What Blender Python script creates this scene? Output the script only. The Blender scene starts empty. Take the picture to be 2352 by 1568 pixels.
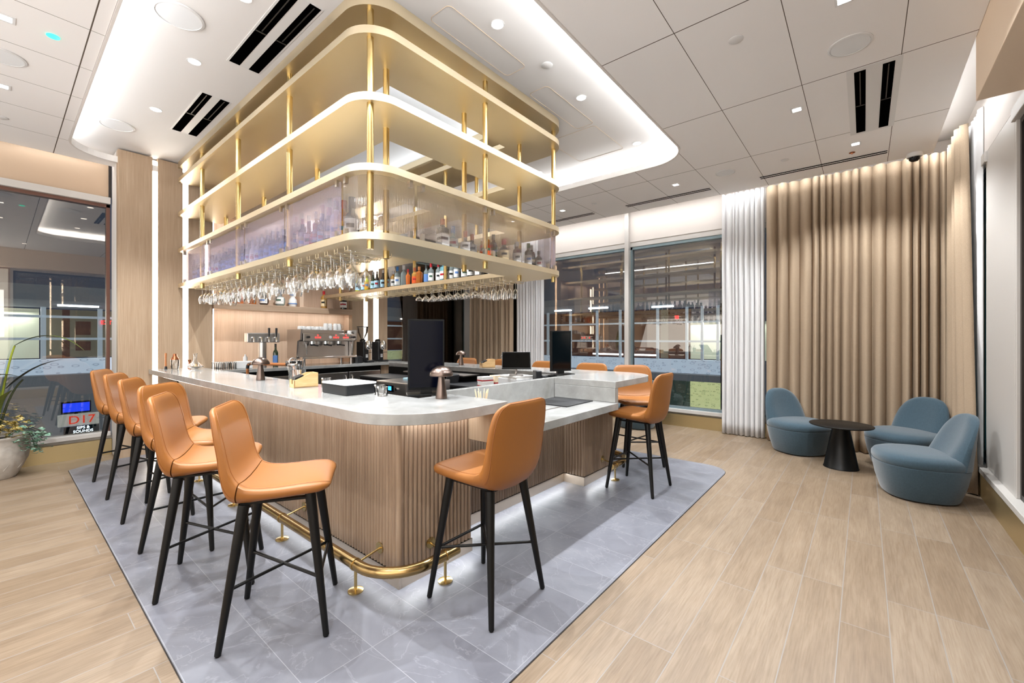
import bpy, bmesh, math, random
from mathutils import Vector, Matrix
C = bpy.context.scene
COL = C.collection
PI = math.pi
random.seed(7)
R = random.Random(11)

# ------------------------------------------------------------------ camera
TH = math.radians(39.6)
cd = bpy.data.cameras.new('camera')
cam = bpy.data.objects.new('camera', cd); COL.objects.link(cam)
cd.sensor_width = 36.0
cd.lens = 978.0 / 2352.0 * 36.0
cd.shift_y = -7.0 / 2352.0
cd.clip_start = 0.05; cd.clip_end = 200
cam.location = (0, 0, 1.5)
cam.rotation_euler = (PI / 2, 0, TH - PI / 2)
C.camera = cam

# ------------------------------------------------------------------ world, exposure
w = bpy.data.worlds.new('night'); C.world = w; w.use_nodes = True
w.node_tree.nodes['Background'].inputs[0].default_value = (0.035, 0.04, 0.055, 1)
w.node_tree.nodes['Background'].inputs[1].default_value = 0.6
C.view_settings.view_transform = 'Standard'
C.view_settings.look = 'None'
C.view_settings.gamma = 1.0
C.view_settings.use_curve_mapping = False
C.view_settings.exposure = 1.5
try:
    C.cycles.max_bounces = 9
    C.cycles.diffuse_bounces = 5
    C.cycles.glossy_bounces = 5
    C.cycles.transmission_bounces = 9
    C.cycles.transparent_max_bounces = 24
    C.cycles.caustics_reflective = False
    C.cycles.caustics_refractive = False
    C.cycles.sample_clamp_indirect = 6.0
    C.cycles.use_denoising = True
except Exception:
    pass

WARM = (1.0, 0.86, 0.70)
WHITE = (0.94, 0.973, 1.0)
def area(name, loc, size, energy, color=WHITE, rot=(0, 0, 0), parent=None):
    d = bpy.data.lights.new(name, 'AREA'); d.shape = 'RECTANGLE'
    d.size, d.size_y = size; d.energy = energy; d.color = color
    o = bpy.data.objects.new(name, d); COL.objects.link(o)
    o.location = loc; o.rotation_euler = rot
    if parent: o.parent = parent
    return o
def spot(name, loc, energy, angle=95, blend=0.7, color=WHITE, radius=0.05, parent=None):
    d = bpy.data.lights.new(name, 'SPOT'); d.energy = energy; d.color = color
    d.spot_size = math.radians(angle); d.spot_blend = blend; d.shadow_soft_size = radius
    o = bpy.data.objects.new(name, d); COL.objects.link(o); o.location = loc
    if parent: o.parent = parent
    return o
# cove strips hidden behind the lips of the ceiling tray: they wash the tray ceiling
UP = (PI, 0, 0)
CZ = 3.744
area('cove_light', (0.36, 4.3, CZ), (0.10, 5.4), 28, WHITE, UP)
area('cove_light', (2.9, 1.49, CZ), (4.6, 0.10), 32, WHITE, UP)
area('cove_light', (5.50, 4.4, CZ), (0.10, 5.4), 28, WHITE, UP)
# wall washers in the gap between ceiling and windows
area('cove_light', (-1.15, 7.46, 3.80), (4.1, 0.05), 2.5, WHITE)
area('cove_light', (7.115, 4.3, 3.82), (0.05, 6.2), 13, WHITE)
area('cove_light', (7.115, 0.25, 3.82), (0.05, 1.9), 2.5, WHITE)
area('cove_light', (6.1, -0.655, 3.82), (2.2, 0.04), 5, WHITE)

# ------------------------------------------------------------------ materials
def lin(h):
    h = h.lstrip('#'); v = [int(h[i:i + 2], 16) / 255 for i in (0, 2, 4)]
    return tuple((c / 12.92 if c <= 0.04045 else ((c + 0.055) / 1.055) ** 2.4) for c in v) + (1,)
MATS = {}
def mat(name, col='#888888', rough=0.5, metal=0.0, emit=None, es=0.0, spec=0.5, coat=0.0, trans=0.0, ior=1.45, alpha=1.0):
    m = bpy.data.materials.new(name); m.use_nodes = True
    b = m.node_tree.nodes['Principled BSDF']
    b.inputs['Base Color'].default_value = lin(col) if isinstance(col, str) else col
    b.inputs['Roughness'].default_value = rough
    b.inputs['Metallic'].default_value = metal
    b.inputs['Specular IOR Level'].default_value = spec
    b.inputs['Coat Weight'].default_value = coat
    b.inputs['Transmission Weight'].default_value = trans
    b.inputs['IOR'].default_value = ior
    b.inputs['Alpha'].default_value = alpha
    if emit:
        b.inputs['Emission Color'].default_value = lin(emit) if isinstance(emit, str) else emit
        b.inputs['Emission Strength'].default_value = es
    MATS[name] = m
    return m
def nd(m, t, **kw):
    n = m.node_tree.nodes.new(t)
    for k, v in kw.items(): setattr(n, k, v)
    return n
def lk(m, a, b): m.node_tree.links.new(a, b)
def bsdf(m): return m.node_tree.nodes['Principled BSDF']
def coords(m, scale=(1, 1, 1), rot=(0, 0, 0), loc=(0, 0, 0), kind='Object'):
    t = nd(m, 'ShaderNodeTexCoord'); mp = nd(m, 'ShaderNodeMapping')
    mp.inputs['Scale'].default_value = scale; mp.inputs['Rotation'].default_value = rot; mp.inputs['Location'].default_value = loc
    lk(m, t.outputs[kind], mp.inputs[0]); return mp.outputs[0]
def noise(m, vec, scale=5, detail=4, rough=0.5, dist=0.0):
    n = nd(m, 'ShaderNodeTexNoise'); n.inputs['Scale'].default_value = scale
    n.inputs['Detail'].default_value = detail; n.inputs['Roughness'].default_value = rough
    n.inputs['Distortion'].default_value = dist
    lk(m, vec, n.inputs['Vector']); return n.outputs['Fac']
def ramp(m, fac, stops):
    r = nd(m, 'ShaderNodeValToRGB'); e = r.color_ramp.elements
    while len(e) < len(stops): e.new(0.5)
    for i, (p, c) in enumerate(stops):
        e[i].position = p; e[i].color = lin(c) if isinstance(c, str) else c
    lk(m, fac, r.inputs[0]); return r.outputs[0]
def mixc(m, a, b, fac, mode='MIX'):
    n = nd(m, 'ShaderNodeMix', data_type='RGBA', blend_type=mode)
    for s, v in ((n.inputs[0], fac), (n.inputs[6], a), (n.inputs[7], b)):
        if isinstance(v, (int, float)): s.default_value = v
        elif isinstance(v, tuple): s.default_value = v
        elif isinstance(v, str): s.default_value = lin(v)
        else: lk(m, v, s)
    return n.outputs[2]
def bump(m, h, strength=0.2, dist=0.01):
    b = nd(m, 'ShaderNodeBump'); b.inputs['Strength'].default_value = strength; b.inputs['Distance'].default_value = dist
    lk(m, h, b.inputs['Height']); lk(m, b.outputs[0], bsdf(m).inputs['Normal'])
def mathn(m, op, a, b=None):
    n = nd(m, 'ShaderNodeMath', operation=op)
    for s, v in ((n.inputs[0], a), (n.inputs[1], b)):
        if v is None: continue
        if isinstance(v, (int, float)): s.default_value = v
        else: lk(m, v, s)
    return n.outputs[0]

# plank floor (wood-look porcelain planks 1.2 x 0.2 m along the bar's front)
M = mat('wood_plank', rough=0.42)
v = coords(M, loc=(0.35, 0.10, 0))
br = nd(M, 'ShaderNodeTexBrick', offset=0.33, offset_frequency=3)
br.inputs['Scale'].default_value = 1.0; br.inputs['Brick Width'].default_value = 1.2; br.inputs['Row Height'].default_value = 0.2
br.inputs['Mortar Size'].default_value = 0.0022; br.inputs['Mortar Smooth'].default_value = 0.0
br.inputs['Color1'].default_value = (0, 0, 0, 1); br.inputs['Color2'].default_value = (1, 1, 1, 1); br.inputs['Mortar'].default_value = (0.5, 0.5, 0.5, 1)
br.inputs['Bias'].default_value = 0.0
lk(M, v, br.inputs['Vector'])
# offset the grain per plank
vm = nd(M, 'ShaderNodeVectorMath', operation='MULTIPLY_ADD')
lk(M, br.outputs['Color'], vm.inputs[0]); vm.inputs[1].default_value = (7, 5, 3); lk(M, v, vm.inputs[2])
mp = nd(M, 'ShaderNodeMapping'); mp.inputs['Scale'].default_value = (1.0, 7, 1); lk(M, vm.outputs[0], mp.inputs[0])
g1 = noise(M, mp.outputs[0], 2.2, 6, 0.6, 0.6)
mp2 = nd(M, 'ShaderNodeMapping'); mp2.inputs['Scale'].default_value = (3.0, 60, 1); lk(M, vm.outputs[0], mp2.inputs[0])
g2 = noise(M, mp2.outputs[0], 2.0, 3, 0.6)
base = ramp(M, g1, [(0.25, '#7a6a59'), (0.5, '#857563'), (0.72, '#8f7f6d')])
tone = ramp(M, br.outputs['Color'], [(0, '#e8e2da'), (1, '#ffffff')])
c1 = mixc(M, base, tone, 1.0, 'MULTIPLY')
c2 = mixc(M, c1, ramp(M, g2, [(0.3, '#dcd2c6'), (0.6, '#ffffff')]), 0.7, 'MULTIPLY')
c3 = mixc(M, c2, '#7f7a75', br.outputs['Fac'])
lk(M, c3, bsdf(M).inputs['Base Color'])
bump(M, mathn(M, 'SUBTRACT', mathn(M, 'MULTIPLY', g2, 0.15), br.outputs['Fac']), 0.25, 0.002)

# slate tiles
M = mat('slate_tile', rough=0.38)
v = coords(M, loc=(-0.20, -1.21, 0))
br = nd(M, 'ShaderNodeTexBrick', offset=0.0)
br.inputs['Scale'].default_value = 1.0; br.inputs['Brick Width'].default_value = 0.32; br.inputs['Row Height'].default_value = 0.628
br.inputs['Mortar Size'].default_value = 0.0016; br.inputs['Mortar Smooth'].default_value = 0.0
br.inputs['Color1'].default_value = (0, 0, 0, 1); br.inputs['Color2'].default_value = (1, 1, 1, 1); br.inputs['Mortar'].default_value = (0.5, 0.5, 0.5, 1)
lk(M, v, br.inputs['Vector'])
vm = nd(M, 'ShaderNodeVectorMath', operation='MULTIPLY_ADD')
lk(M, br.outputs['Color'], vm.inputs[0]); vm.inputs[1].default_value = (5, 9, 3); lk(M, v, vm.inputs[2])
g1 = noise(M, vm.outputs[0], 2.4, 8, 0.62, 1.2)
vv = noise(M, vm.outputs[0], 1.6, 5, 0.55, 2.5)
vein = ramp(M, vv, [(0.49, (0, 0, 0, 1)), (0.5, (0.16, 0.16, 0.16, 1)), (0.51, (0, 0, 0, 1))])
base = ramp(M, g1, [(0.25, '#65656d'), (0.5, '#72737b'), (0.8, '#818289')])
tone = ramp(M, br.outputs['Color'], [(0, '#eeeeee'), (1, '#ffffff')])
c1 = mixc(M, base, tone, 1.0, 'MULTIPLY')
c2 = mixc(M, c1, '#b5b6bb', vein)
c3 = mixc(M, c2, '#8b8c91', br.outputs['Fac'])
lk(M, c3, bsdf(M).inputs['Base Color'])
bump(M, mathn(M, 'SUBTRACT', mathn(M, 'MULTIPLY', g1, 0.5), br.outputs['Fac']), 0.25, 0.004)

# ceiling panels with narrow joints
M = mat('ceiling_panel', '#efedec', 0.85)
t = nd(M, 'ShaderNodeTexCoord'); s = nd(M, 'ShaderNodeSeparateXYZ'); lk(M, t.outputs['Object'], s.inputs[0])
def joint(sock, period, off, w):
    a = mathn(M, 'ADD', sock, -off + 100 * period)
    f = mathn(M, 'MODULO', a, period)
    return mathn(M, 'LESS_THAN', f, w)
jx = joint(s.outputs['X'], 1.345, 0.42, 0.008); jy = joint(s.outputs['Y'], 0.64, -0.225, 0.005)
j = mathn(M, 'MAXIMUM', jx, jy)
lk(M, mixc(M, '#efedec', '#54493f', j), bsdf(M).inputs['Base Color'])
mat('tray_white', '#e4e2e0', 0.8)
mat('lip_white', '#dedad6', 0.7)
mat('white_paint', '#dcd8d4', 0.6)
mat('spandrel', '#d2cac3', 0.7)
mat('spandrel_warm', '#bda48b', 0.6)
mat('frame_light', '#c3bfba', 0.45, 0.2)
mat('frame_blue', '#7c8d93', 0.4, 0.3)
mat('frame_dark', '#2b2624', 0.4, 0.4)
mat('wall_beige', '#cbb398', 0.8)
mat('peach', '#fbe6cd', 0.7)

# wood veneer for the bar wall (fine vertical straws)
def veneer(name, a, b, c, sc=(60, 60, 1.2), rough=0.45):
    M = mat(name, rough=rough)
    v = coords(M, scale=sc)
    g = noise(M, v, 2.0, 4, 0.6)
    v2 = coords(M, scale=(sc[0] / 8, sc[1] / 8, sc[2] / 4)); g2 = noise(M, v2, 1.5, 2, 0.5)
    c1 = ramp(M, g, [(0.3, a), (0.5, b), (0.7, c)])
    lk(M, mixc(M, c1, ramp(M, g2, [(0.3, '#e6e0da'), (0.7, '#ffffff')]), 0.6, 'MULTIPLY'), bsdf(M).inputs['Base Color'])
    bump(M, g, 0.03, 0.001)
    return M
veneer('bar_veneer', '#a0886f', '#ab947b', '#b7a189')
veneer('niche_veneer', '#cbb096', '#d4baa2', '#dcc4ae')
veneer('fluted_wood', '#937c68', '#a08973', '#ab957f', (18, 18, 1.0), 0.42)
veneer('shelf_wood', '#a78d75', '#b1977f', '#bba28b', (1.2, 30, 30))
veneer('bamboo', '#cfa873', '#d9b582', '#e2c191', (4, 40, 40), 0.5)

# satin brass of the hanging shelves and round posts
def brushed(name, col, rough, metal=1.0, sc=(3, 3, 90), amt=0.12):
    M = mat(name, col, rough, metal)
    v = coords(M, scale=sc); g = noise(M, v, 3.0, 3, 0.6)
    r = nd(M, 'ShaderNodeMapRange'); r.inputs[3].default_value = rough - amt; r.inputs[4].default_value = rough + amt
    lk(M, g, r.inputs[0]); lk(M, r.outputs[0], bsdf(M).inputs['Roughness'])
    return M
brushed('satin_brass', '#dbcdb0', 0.44, 1.0, (1.2, 1.2, 6), 0.03)
brushed('post_brass', '#cdb47c', 0.25, 1.0, (8, 8, 2), 0.04)
brushed('rail_brass', '#b79a68', 0.26, 1.0, (2, 2, 2), 0.03)
brushed('kick_metal', '#cdbfae', 0.42, 1.0, (2, 2, 60), 0.06)
brushed('base_brass', '#cdb98c', 0.42, 1.0, (2, 2, 20), 0.05)
brushed('steel', '#b7b2ae', 0.30, 1.0, (4, 4, 4), 0.03)
mat('nickel', '#c9c2b6', 0.3, 1.0)
mat('chrome', '#d8d8d8', 0.12, 1.0)
mat('rose_metal', '#9a7464', 0.28, 1.0)
mat('copper', '#b87a58', 0.25, 1.0)
brushed('lamp_metal', '#6f615a', 0.30, 1.0, (60, 60, 3), 0.06)

# quartz
M = mat('quartz', rough=0.13)
v = coords(M); g = noise(M, v, 6, 8, 0.65, 0.4); g2 = noise(M, v, 1.3, 4, 0.5, 1.5)
c1 = ramp(M, g, [(0.3, '#90908e'), (0.55, '#9e9e9c'), (0.75, '#acacab')])
lk(M, mixc(M, c1, ramp(M, g2, [(0.35, '#e8e6e2'), (0.6, '#ffffff')]), 0.8, 'MULTIPLY'), bsdf(M).inputs['Base Color'])

# leather
M = mat('tan_leather', '#8e5926', 0.46, spec=0.5)
v = coords(M); g = nd(M, 'ShaderNodeTexVoronoi'); g.inputs['Scale'].default_value = 420; lk(M, v, g.inputs['Vector'])
bump(M, g.outputs['Distance'], 0.10, 0.001)
mat('leather_dark_seam', '#8a5428', 0.5)
mat('black_wood', '#080808', 0.4, spec=0.35)
mat('black_metal', '#101010', 0.35, 0.4)
mat('black_gloss', '#08080b', 0.08)
mat('black_matte', '#0a0a0a', 0.7, spec=0.2)
mat('black_plastic', '#1a1b1e', 0.4)
mat('screen_dark', '#050506', 0.1, spec=0.3)
mat('slot_black', '#040404', 1.0, spec=0.0)

# fabrics
M = mat('blue_fabric', '#52707f', 0.95, spec=0.2)
v = coords(M); g = noise(M, v, 380, 2, 0.6); g2 = noise(M, v, 60, 3, 0.6)
lk(M, mixc(M, ramp(M, g, [(0.3, '#2f404a'), (0.7, '#465a66')]), ramp(M, g2, [(0.3, '#dddddd'), (0.7, '#ffffff')]), 0.6, 'MULTIPLY'), bsdf(M).inputs['Base Color'])
bump(M, g, 0.3, 0.002); bsdf(M).inputs['Sheen Weight'].default_value = 0.4
M = mat('curtain_beige', '#ab8c70', 0.9, spec=0.2)
v = coords(M, scale=(1, 1, 1)); g = noise(M, v, 240, 2, 0.6)
lk(M, ramp(M, g, [(0.3, '#97846f'), (0.7, '#ad9982')]), bsdf(M).inputs['Base Color'])
bump(M, g, 0.2, 0.001)
M = mat('sheer_white', '#e6e4e2', 0.9)
nt = M.node_tree; out = nt.nodes['Material Output']
df = nd(M, 'ShaderNodeBsdfDiffuse'); df.inputs[0].default_value = (0.86, 0.85, 0.85, 1)
tl = nd(M, 'ShaderNodeBsdfTranslucent'); tl.inputs[0].default_value = (0.86, 0.85, 0.85, 1)
tr = nd(M, 'ShaderNodeBsdfTransparent')
a = nd(M, 'ShaderNodeMixShader'); a.inputs[0].default_value = 0.25; lk(M, df.outputs[0], a.inputs[1]); lk(M, tl.outputs[0], a.inputs[2])
b = nd(M, 'ShaderNodeMixShader'); b.inputs[0].default_value = 0.10; lk(M, a.outputs[0], b.inputs[1]); lk(M, tr.outputs[0], b.inputs[2])
lk(M, b.outputs[0], out.inputs[0])

# thin clear glass (windows, glassware): transparent plus a fresnel reflection
def thin_glass(name, tint=(1, 1, 1, 1), ior=1.5, extra=0.0, gloss=(1, 1, 1, 1), rough=0.0, milk=None, milkf=0.0):
    M = mat(name); nt = M.node_tree; out = nt.nodes['Material Output']
    tr = nd(M, 'ShaderNodeBsdfTransparent'); tr.inputs[0].default_value = tint
    gl = nd(M, 'ShaderNodeBsdfGlossy'); gl.inputs[0].default_value = gloss; gl.inputs['Roughness'].default_value = rough
    fr = nd(M, 'ShaderNodeFresnel'); fr.inputs[0].default_value = ior
    f = mathn(M, 'MINIMUM', mathn(M, 'ADD', fr.outputs[0], extra), 1.0)
    mx = nd(M, 'ShaderNodeMixShader'); lk(M, f, mx.inputs[0]); lk(M, tr.outputs[0], mx.inputs[1]); lk(M, gl.outputs[0], mx.inputs[2])
    o = mx.outputs[0]
    if milk:
        d = nd(M, 'ShaderNodeBsdfDiffuse'); d.inputs[0].default_value = lin(milk)
        t2 = nd(M, 'ShaderNodeBsdfTranslucent'); t2.inputs[0].default_value = lin(milk)
        m1 = nd(M, 'ShaderNodeMixShader'); m1.inputs[0].default_value = 0.5; lk(M, d.outputs[0], m1.inputs[1]); lk(M, t2.outputs[0], m1.inputs[2])
        m2 = nd(M, 'ShaderNodeMixShader'); m2.inputs[0].default_value = milkf; lk(M, o, m2.inputs[1]); lk(M, m1.outputs[0], m2.inputs[2])
        o = m2.outputs[0]
    lk(M, o, out.inputs[0])
    return M
thin_glass('window_glass', (0.80, 0.84, 0.85, 1), 1.7, 0.03, (1.0, 0.88, 0.76, 1))
thin_glass('clear_glass', (0.90, 0.91, 0.91, 1), 1.5, 0.06)
def fluted_mat(name, tint, milk, mf, clear=0.62):
    M = mat(name); out = M.node_tree.nodes['Material Output']
    g_ = nd(M, 'ShaderNodeBsdfGlass'); g_.inputs['Color'].default_value = (0.97, 0.96, 0.98, 1); g_.inputs['IOR'].default_value = 1.4; g_.inputs['Roughness'].default_value = 0.02
    t_ = nd(M, 'ShaderNodeBsdfTransparent'); t_.inputs[0].default_value = tint
    d_ = nd(M, 'ShaderNodeBsdfDiffuse'); d_.inputs[0].default_value = lin(milk)
    x1 = nd(M, 'ShaderNodeMixShader'); x1.inputs[0].default_value = clear; lk(M, g_.outputs[0], x1.inputs[1]); lk(M, t_.outputs[0], x1.inputs[2])
    x2 = nd(M, 'ShaderNodeMixShader'); x2.inputs[0].default_value = mf; lk(M, x1.outputs[0], x2.inputs[1]); lk(M, d_.outputs[0], x2.inputs[2])
    lk(M, x2.outputs[0], out.inputs[0])
fluted_mat('fluted_glass', (0.90, 0.88, 0.95, 1), '#d2cbe0', 0.07)
fluted_mat('fluted_glass_clear', (0.93, 0.92, 0.92, 1), '#d8d2cc', 0.02, 0.74)
mat('led_warm', '#ffffff', 0.5, emit=(1.0, 0.92, 0.82, 1), es=3)
mat('led_white', '#ffffff', 0.5, emit=(1.0, 0.97, 0.93, 1), es=2.5)
mat('red_led', '#ff2020', 0.5, emit='#ff1818', es=4)
mat('blue_led', '#2f8dff', 0.5, emit='#2a86ff', es=1.6)
mat('green_led', '#30c0a0', 0.3, emit='#35c9a5', es=1.2)
mat('speaker_grille', '#e4e6e8', 0.7)
mat('porcelain', '#e4e2df', 0.2)
mat('paper', '#e6e4e0', 0.7)
mat('cream_paper', '#e4d3b4', 0.7)
mat('white_plastic', '#dcdcdc', 0.4)

# ------------------------------------------------------------------ mesh helpers
class MB:
    def __init__(s): s.v = []; s.f = []; s.sm = []
    def add(s, vs, fs, smooth=False):
        o = len(s.v); s.v += [tuple(p) for p in vs]
        for f in fs: s.f.append(tuple(i + o for i in f)); s.sm.append(smooth)
        return s
    def box(s, x0, x1, y0, y1, z0, z1):
        v = [(x, y, z) for z in (z0, z1) for y in (y0, y1) for x in (x0, x1)]
        return s.add(v, [(0, 2, 3, 1), (4, 5, 7, 6), (0, 1, 5, 4), (2, 6, 7, 3), (0, 4, 6, 2), (1, 3, 7, 5)])
    def prism(s, pts, z0, z1, smooth=False):
        n = len(pts); v = [(p[0], p[1], z0) for p in pts] + [(p[0], p[1], z1) for p in pts]
        f = [tuple(range(n - 1, -1, -1)), tuple(range(n, 2 * n))]
        s.add(v, f); o = len(s.v) - 2 * n
        for i in range(n):
            k = (i + 1) % n; s.f.append((o + i, o + k, o + n + k, o + n + i)); s.sm.append(smooth)
        return s
    def lathe(s, prof, c=(0, 0, 0), n=24, smooth=True, cap=True):
        vs = []; fs = []
        for r, z in prof:
            for i in range(n):
                a = 2 * PI * i / n; vs.append((c[0] + r * math.cos(a), c[1] + r * math.sin(a), c[2] + z))
        for j in range(len(prof) - 1):
            for i in range(n):
                k = (i + 1) % n; fs.append((j * n + i, j * n + k, (j + 1) * n + k, (j + 1) * n + i))
        s.add(vs, fs, smooth)
        o = len(s.v) - len(vs)
        if cap and prof[0][0] > 1e-5: s.f.append(tuple(o + i for i in range(n - 1, -1, -1))); s.sm.append(False)
        if cap and prof[-1][0] > 1e-5: s.f.append(tuple(o + (len(prof) - 1) * n + i for i in range(n))); s.sm.append(False)
        return s
    def tube(s, path, r, n=8, closed=False, cap=True, r2=None):
        P = [Vector(p) for p in path]; m = len(P); vs = []; fs = []
        up = Vector((0, 0, 1)); prev = None
        for i, p in enumerate(P):
            if closed: t = (P[(i + 1) % m] - P[i - 1])
            else: t = (P[min(i + 1, m - 1)] - P[max(i - 1, 0)])
            t = t.normalized() if t.length > 1e-9 else Vector((1, 0, 0))
            if prev is None:
                a = up if abs(t.z) < 0.95 else Vector((1, 0, 0))
                x = t.cross(a).normalized()
            else:
                x = (prev - t * prev.dot(t))
                x = x.normalized() if x.length > 1e-6 else t.cross(up).normalized()
            prev = x; y = t.cross(x).normalized()
            rr = r if r2 is None else r + (r2 - r) * i / (m - 1)
            for k in range(n):
                a = 2 * PI * k / n; vs.append(p + x * (rr * math.cos(a)) + y * (rr * math.sin(a)))
        seg = m if closed else m - 1
        for j in range(seg):
            j2 = (j + 1) % m
            for k in range(n):
                k2 = (k + 1) % n; fs.append((j * n + k, j * n + k2, j2 * n + k2, j2 * n + k))
        s.add(vs, fs, True); o = len(s.v) - len(vs)
        if not closed and cap:
            s.f.append(tuple(o + k for k in range(n - 1, -1, -1))); s.sm.append(False)
            s.f.append(tuple(o + (m - 1) * n + k for k in range(n))); s.sm.append(False)
        return s
    def grid(s, pts, nu, nv, smooth=True, wrapv=False):
        fs = []
        for i in range(nu - 1):
            for j in range(nv if wrapv else nv - 1):
                j2 = (j + 1) % nv; fs.append((i * nv + j, i * nv + j2, (i + 1) * nv + j2, (i + 1) * nv + j))
        return s.add(pts, fs, smooth)
    def build(s, name, m=None, parent=None, bevel=0, bseg=2, loc=None, rot=None, sub=0, recalc=True):
        me = bpy.data.meshes.new(name); me.from_pydata(s.v, [], s.f)
        me.polygons.foreach_set('use_smooth', s.sm)
        if recalc:
            bm = bmesh.new(); bm.from_mesh(me); bmesh.ops.recalc_face_normals(bm, faces=bm.faces); bm.to_mesh(me); bm.free()
        if any(s.sm):
            me.set_sharp_from_angle(angle=math.radians(50))
        me.update()
        o = bpy.data.objects.new(name, me); COL.objects.link(o)
        if m: me.materials.append(MATS[m])
        if parent: o.parent = parent
        if bevel:
            b = o.modifiers.new('bevel', 'BEVEL'); b.width = bevel; b.segments = bseg; b.limit_method = 'ANGLE'; b.angle_limit = math.radians(50)
            b.harden_normals = False
        if sub:
            q = o.modifiers.new('subdivision', 'SUBSURF'); q.levels = sub; q.render_levels = sub
        if loc: o.location = loc
        if rot: o.rotation_euler = rot
        return o
def tag(o, label, cat, group=None):
    o['label'] = label; o['category'] = cat
    if group: o['group'] = group
    return o
def thing(name, label, cat, loc=(0, 0, 0), rz=0, group=None):
    o = bpy.data.objects.new(name, None); COL.objects.link(o); o.location = loc; o.rotation_euler = (0, 0, rz)
    o.empty_display_size = 0.1
    return tag(o, label, cat, group)
def struct(o, kind='structure'): o['kind'] = kind; return o
def plabel(o, l): o['label'] = l; return o
def dup(root, loc, rz, label, group=None):
    r = root.copy(); COL.objects.link(r); r.location = loc; r.rotation_euler = (0, 0, rz); r['label'] = label
    if group: r['group'] = group
    for ch in list(root.children):
        c = ch.copy(); COL.objects.link(c); c.parent = r
        for g in ch.children:
            d = g.copy(); COL.objects.link(d); d.parent = c
    return r
def rel(o, p):
    o.parent = p; o.matrix_parent_inverse = Matrix.Translation(-Vector(p.location)); return o
def rrect(x0, x1, y0, y1, r, n=8, corners=(1, 1, 1, 1)):
    """corners: (x0y0, x1y0, x1y1, x0y1)"""
    pts = []
    for (cx, cy, a0, on) in ((x0 + r, y0 + r, PI, corners[0]), (x1 - r, y0 + r, 1.5 * PI, corners[1]), (x1 - r, y1 - r, 0, corners[2]), (x0 + r, y1 - r, 0.5 * PI, corners[3])):
        if on:
            for i in range(n + 1):
                a = a0 + 0.5 * PI * i / n; pts.append((cx + r * math.cos(a), cy + r * math.sin(a)))
        else:
            sx = -1 if abs(a0 - PI) < .1 or abs(a0 - .5 * PI) < .1 else 1
            sy = -1 if abs(a0 - PI) < .1 or abs(a0 - 1.5 * PI) < .1 else 1
            pts.append((cx + sx * r, cy + sy * r))
    return pts
ORD = ['first', 'second', 'third', 'fourth', 'fifth', 'sixth', 'seventh', 'eighth', 'ninth', 'tenth', 'eleventh', 'twelfth', 'thirteenth', 'fourteenth', 'fifteenth', 'sixteenth', 'seventeenth', 'eighteenth', 'nineteenth', 'twentieth',
       'twenty-first', 'twenty-second', 'twenty-third', 'twenty-fourth', 'twenty-fifth', 'twenty-sixth', 'twenty-seventh', 'twenty-eighth', 'twenty-ninth', 'thirtieth', 'thirty-first', 'thirty-second', 'thirty-third', 'thirty-fourth', 'thirty-fifth', 'thirty-sixth', 'thirty-seventh', 'thirty-eighth', 'thirty-ninth', 'fortieth']
def text(name, body, size, loc, rot, m, parent=None, ext=0.002, align='CENTER'):
    cu = bpy.data.curves.new(name, 'FONT'); cu.body = body; cu.size = size; cu.extrude = ext
    cu.align_x = align; cu.align_y = 'CENTER'; cu.materials.append(MATS[m])
    tmp = bpy.data.objects.new('tmp', cu); COL.objects.link(tmp)
    bpy.context.view_layer.update()
    me = bpy.data.meshes.new_from_object(tmp.evaluated_get(bpy.context.evaluated_depsgraph_get()))
    COL.objects.unlink(tmp); bpy.data.objects.remove(tmp)
    if not me.materials: me.materials.append(MATS[m])
    o = bpy.data.objects.new(name, me); COL.objects.link(o); o.location = loc; o.rotation_euler = rot
    if parent: o.parent = parent
    return o

# ================================================================== ROOM SHELL
XB, YL, YR = 7.5, 7.6, -0.9          # back window wall, left window wall, right window wall
XN = -3.2                              # wall behind the camera
b = MB(); b.box(XN, XB + 0.1, YR - 0.1, YL + 0.1, -0.12, 0.0)
struct(b.build('floor', 'wood_plank'))
# slate inlay around the bar, flush with the planks and ringed by a thin metal trim
def inlay(o=0):
    return ([(0.515 - o, 6.95)] + [(0.515 - o, 1.19 - o)] + [(5.12 + (0.26 + o) * math.cos(a), 1.45 + (0.26 + o) * math.sin(a)) for a in [(-0.5 + 0.5 * i / 8) * PI for i in range(9)]] +
            [(5.38 + o, 7.1)] + [(4.84, 7.1), (4.84, 7.16), (0.97, 7.16), (0.85, 7.16), (0.72, 7.12)])
b = MB(); b.prism(inlay(0.005), 0.0005, 0.0025)
struct(b.build('trim_1', 'frame_dark'))
b = MB(); b.prism(inlay(0), 0.001, 0.0045)
struct(b.build('tiled_floor', 'slate_tile'))

# lower ceiling at 3.70 with the rounded tray opening
TX0, TX1, TY0, TY1 = 0.50, 5.36, 1.63, 7.18
hole = rrect(TX0, TX1, TY0, TY1, 0.42, 10)
CX1, CY0, CY1 = 7.06, -0.63, 7.42
def ring_plate(b, outer, hole, z0, z1):
    from mathutils.geometry import tessellate_polygon
    (x0, x1, y0, y1) = outer
    O = [(x0, y0), (x1, y0), (x1, y1), (x0, y1)]
    tris = tessellate_polygon([[Vector((p[0], p[1], 0)) for p in O], [Vector((p[0], p[1], 0)) for p in hole]])
    P = O + list(hole); n = len(P)
    vs = [(p[0], p[1], z0) for p in P] + [(p[0], p[1], z1) for p in P]
    fs = [tuple(t) for t in tris] + [tuple(i + n for i in t) for t in tris]
    fs += [(i, (i + 1) % 4, n + (i + 1) % 4, n + i) for i in range(4)]
    h = len(hole); fs += [(4 + i, 4 + (i + 1) % h, n + 4 + (i + 1) % h, n + 4 + i) for i in range(h)]
    b.add(vs, fs)
b = MB(); ring_plate(b, (XN, CX1, CY0, CY1), hole, 3.70, 3.735)
struct(b.build('ceiling', 'ceiling_panel'))
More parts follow.
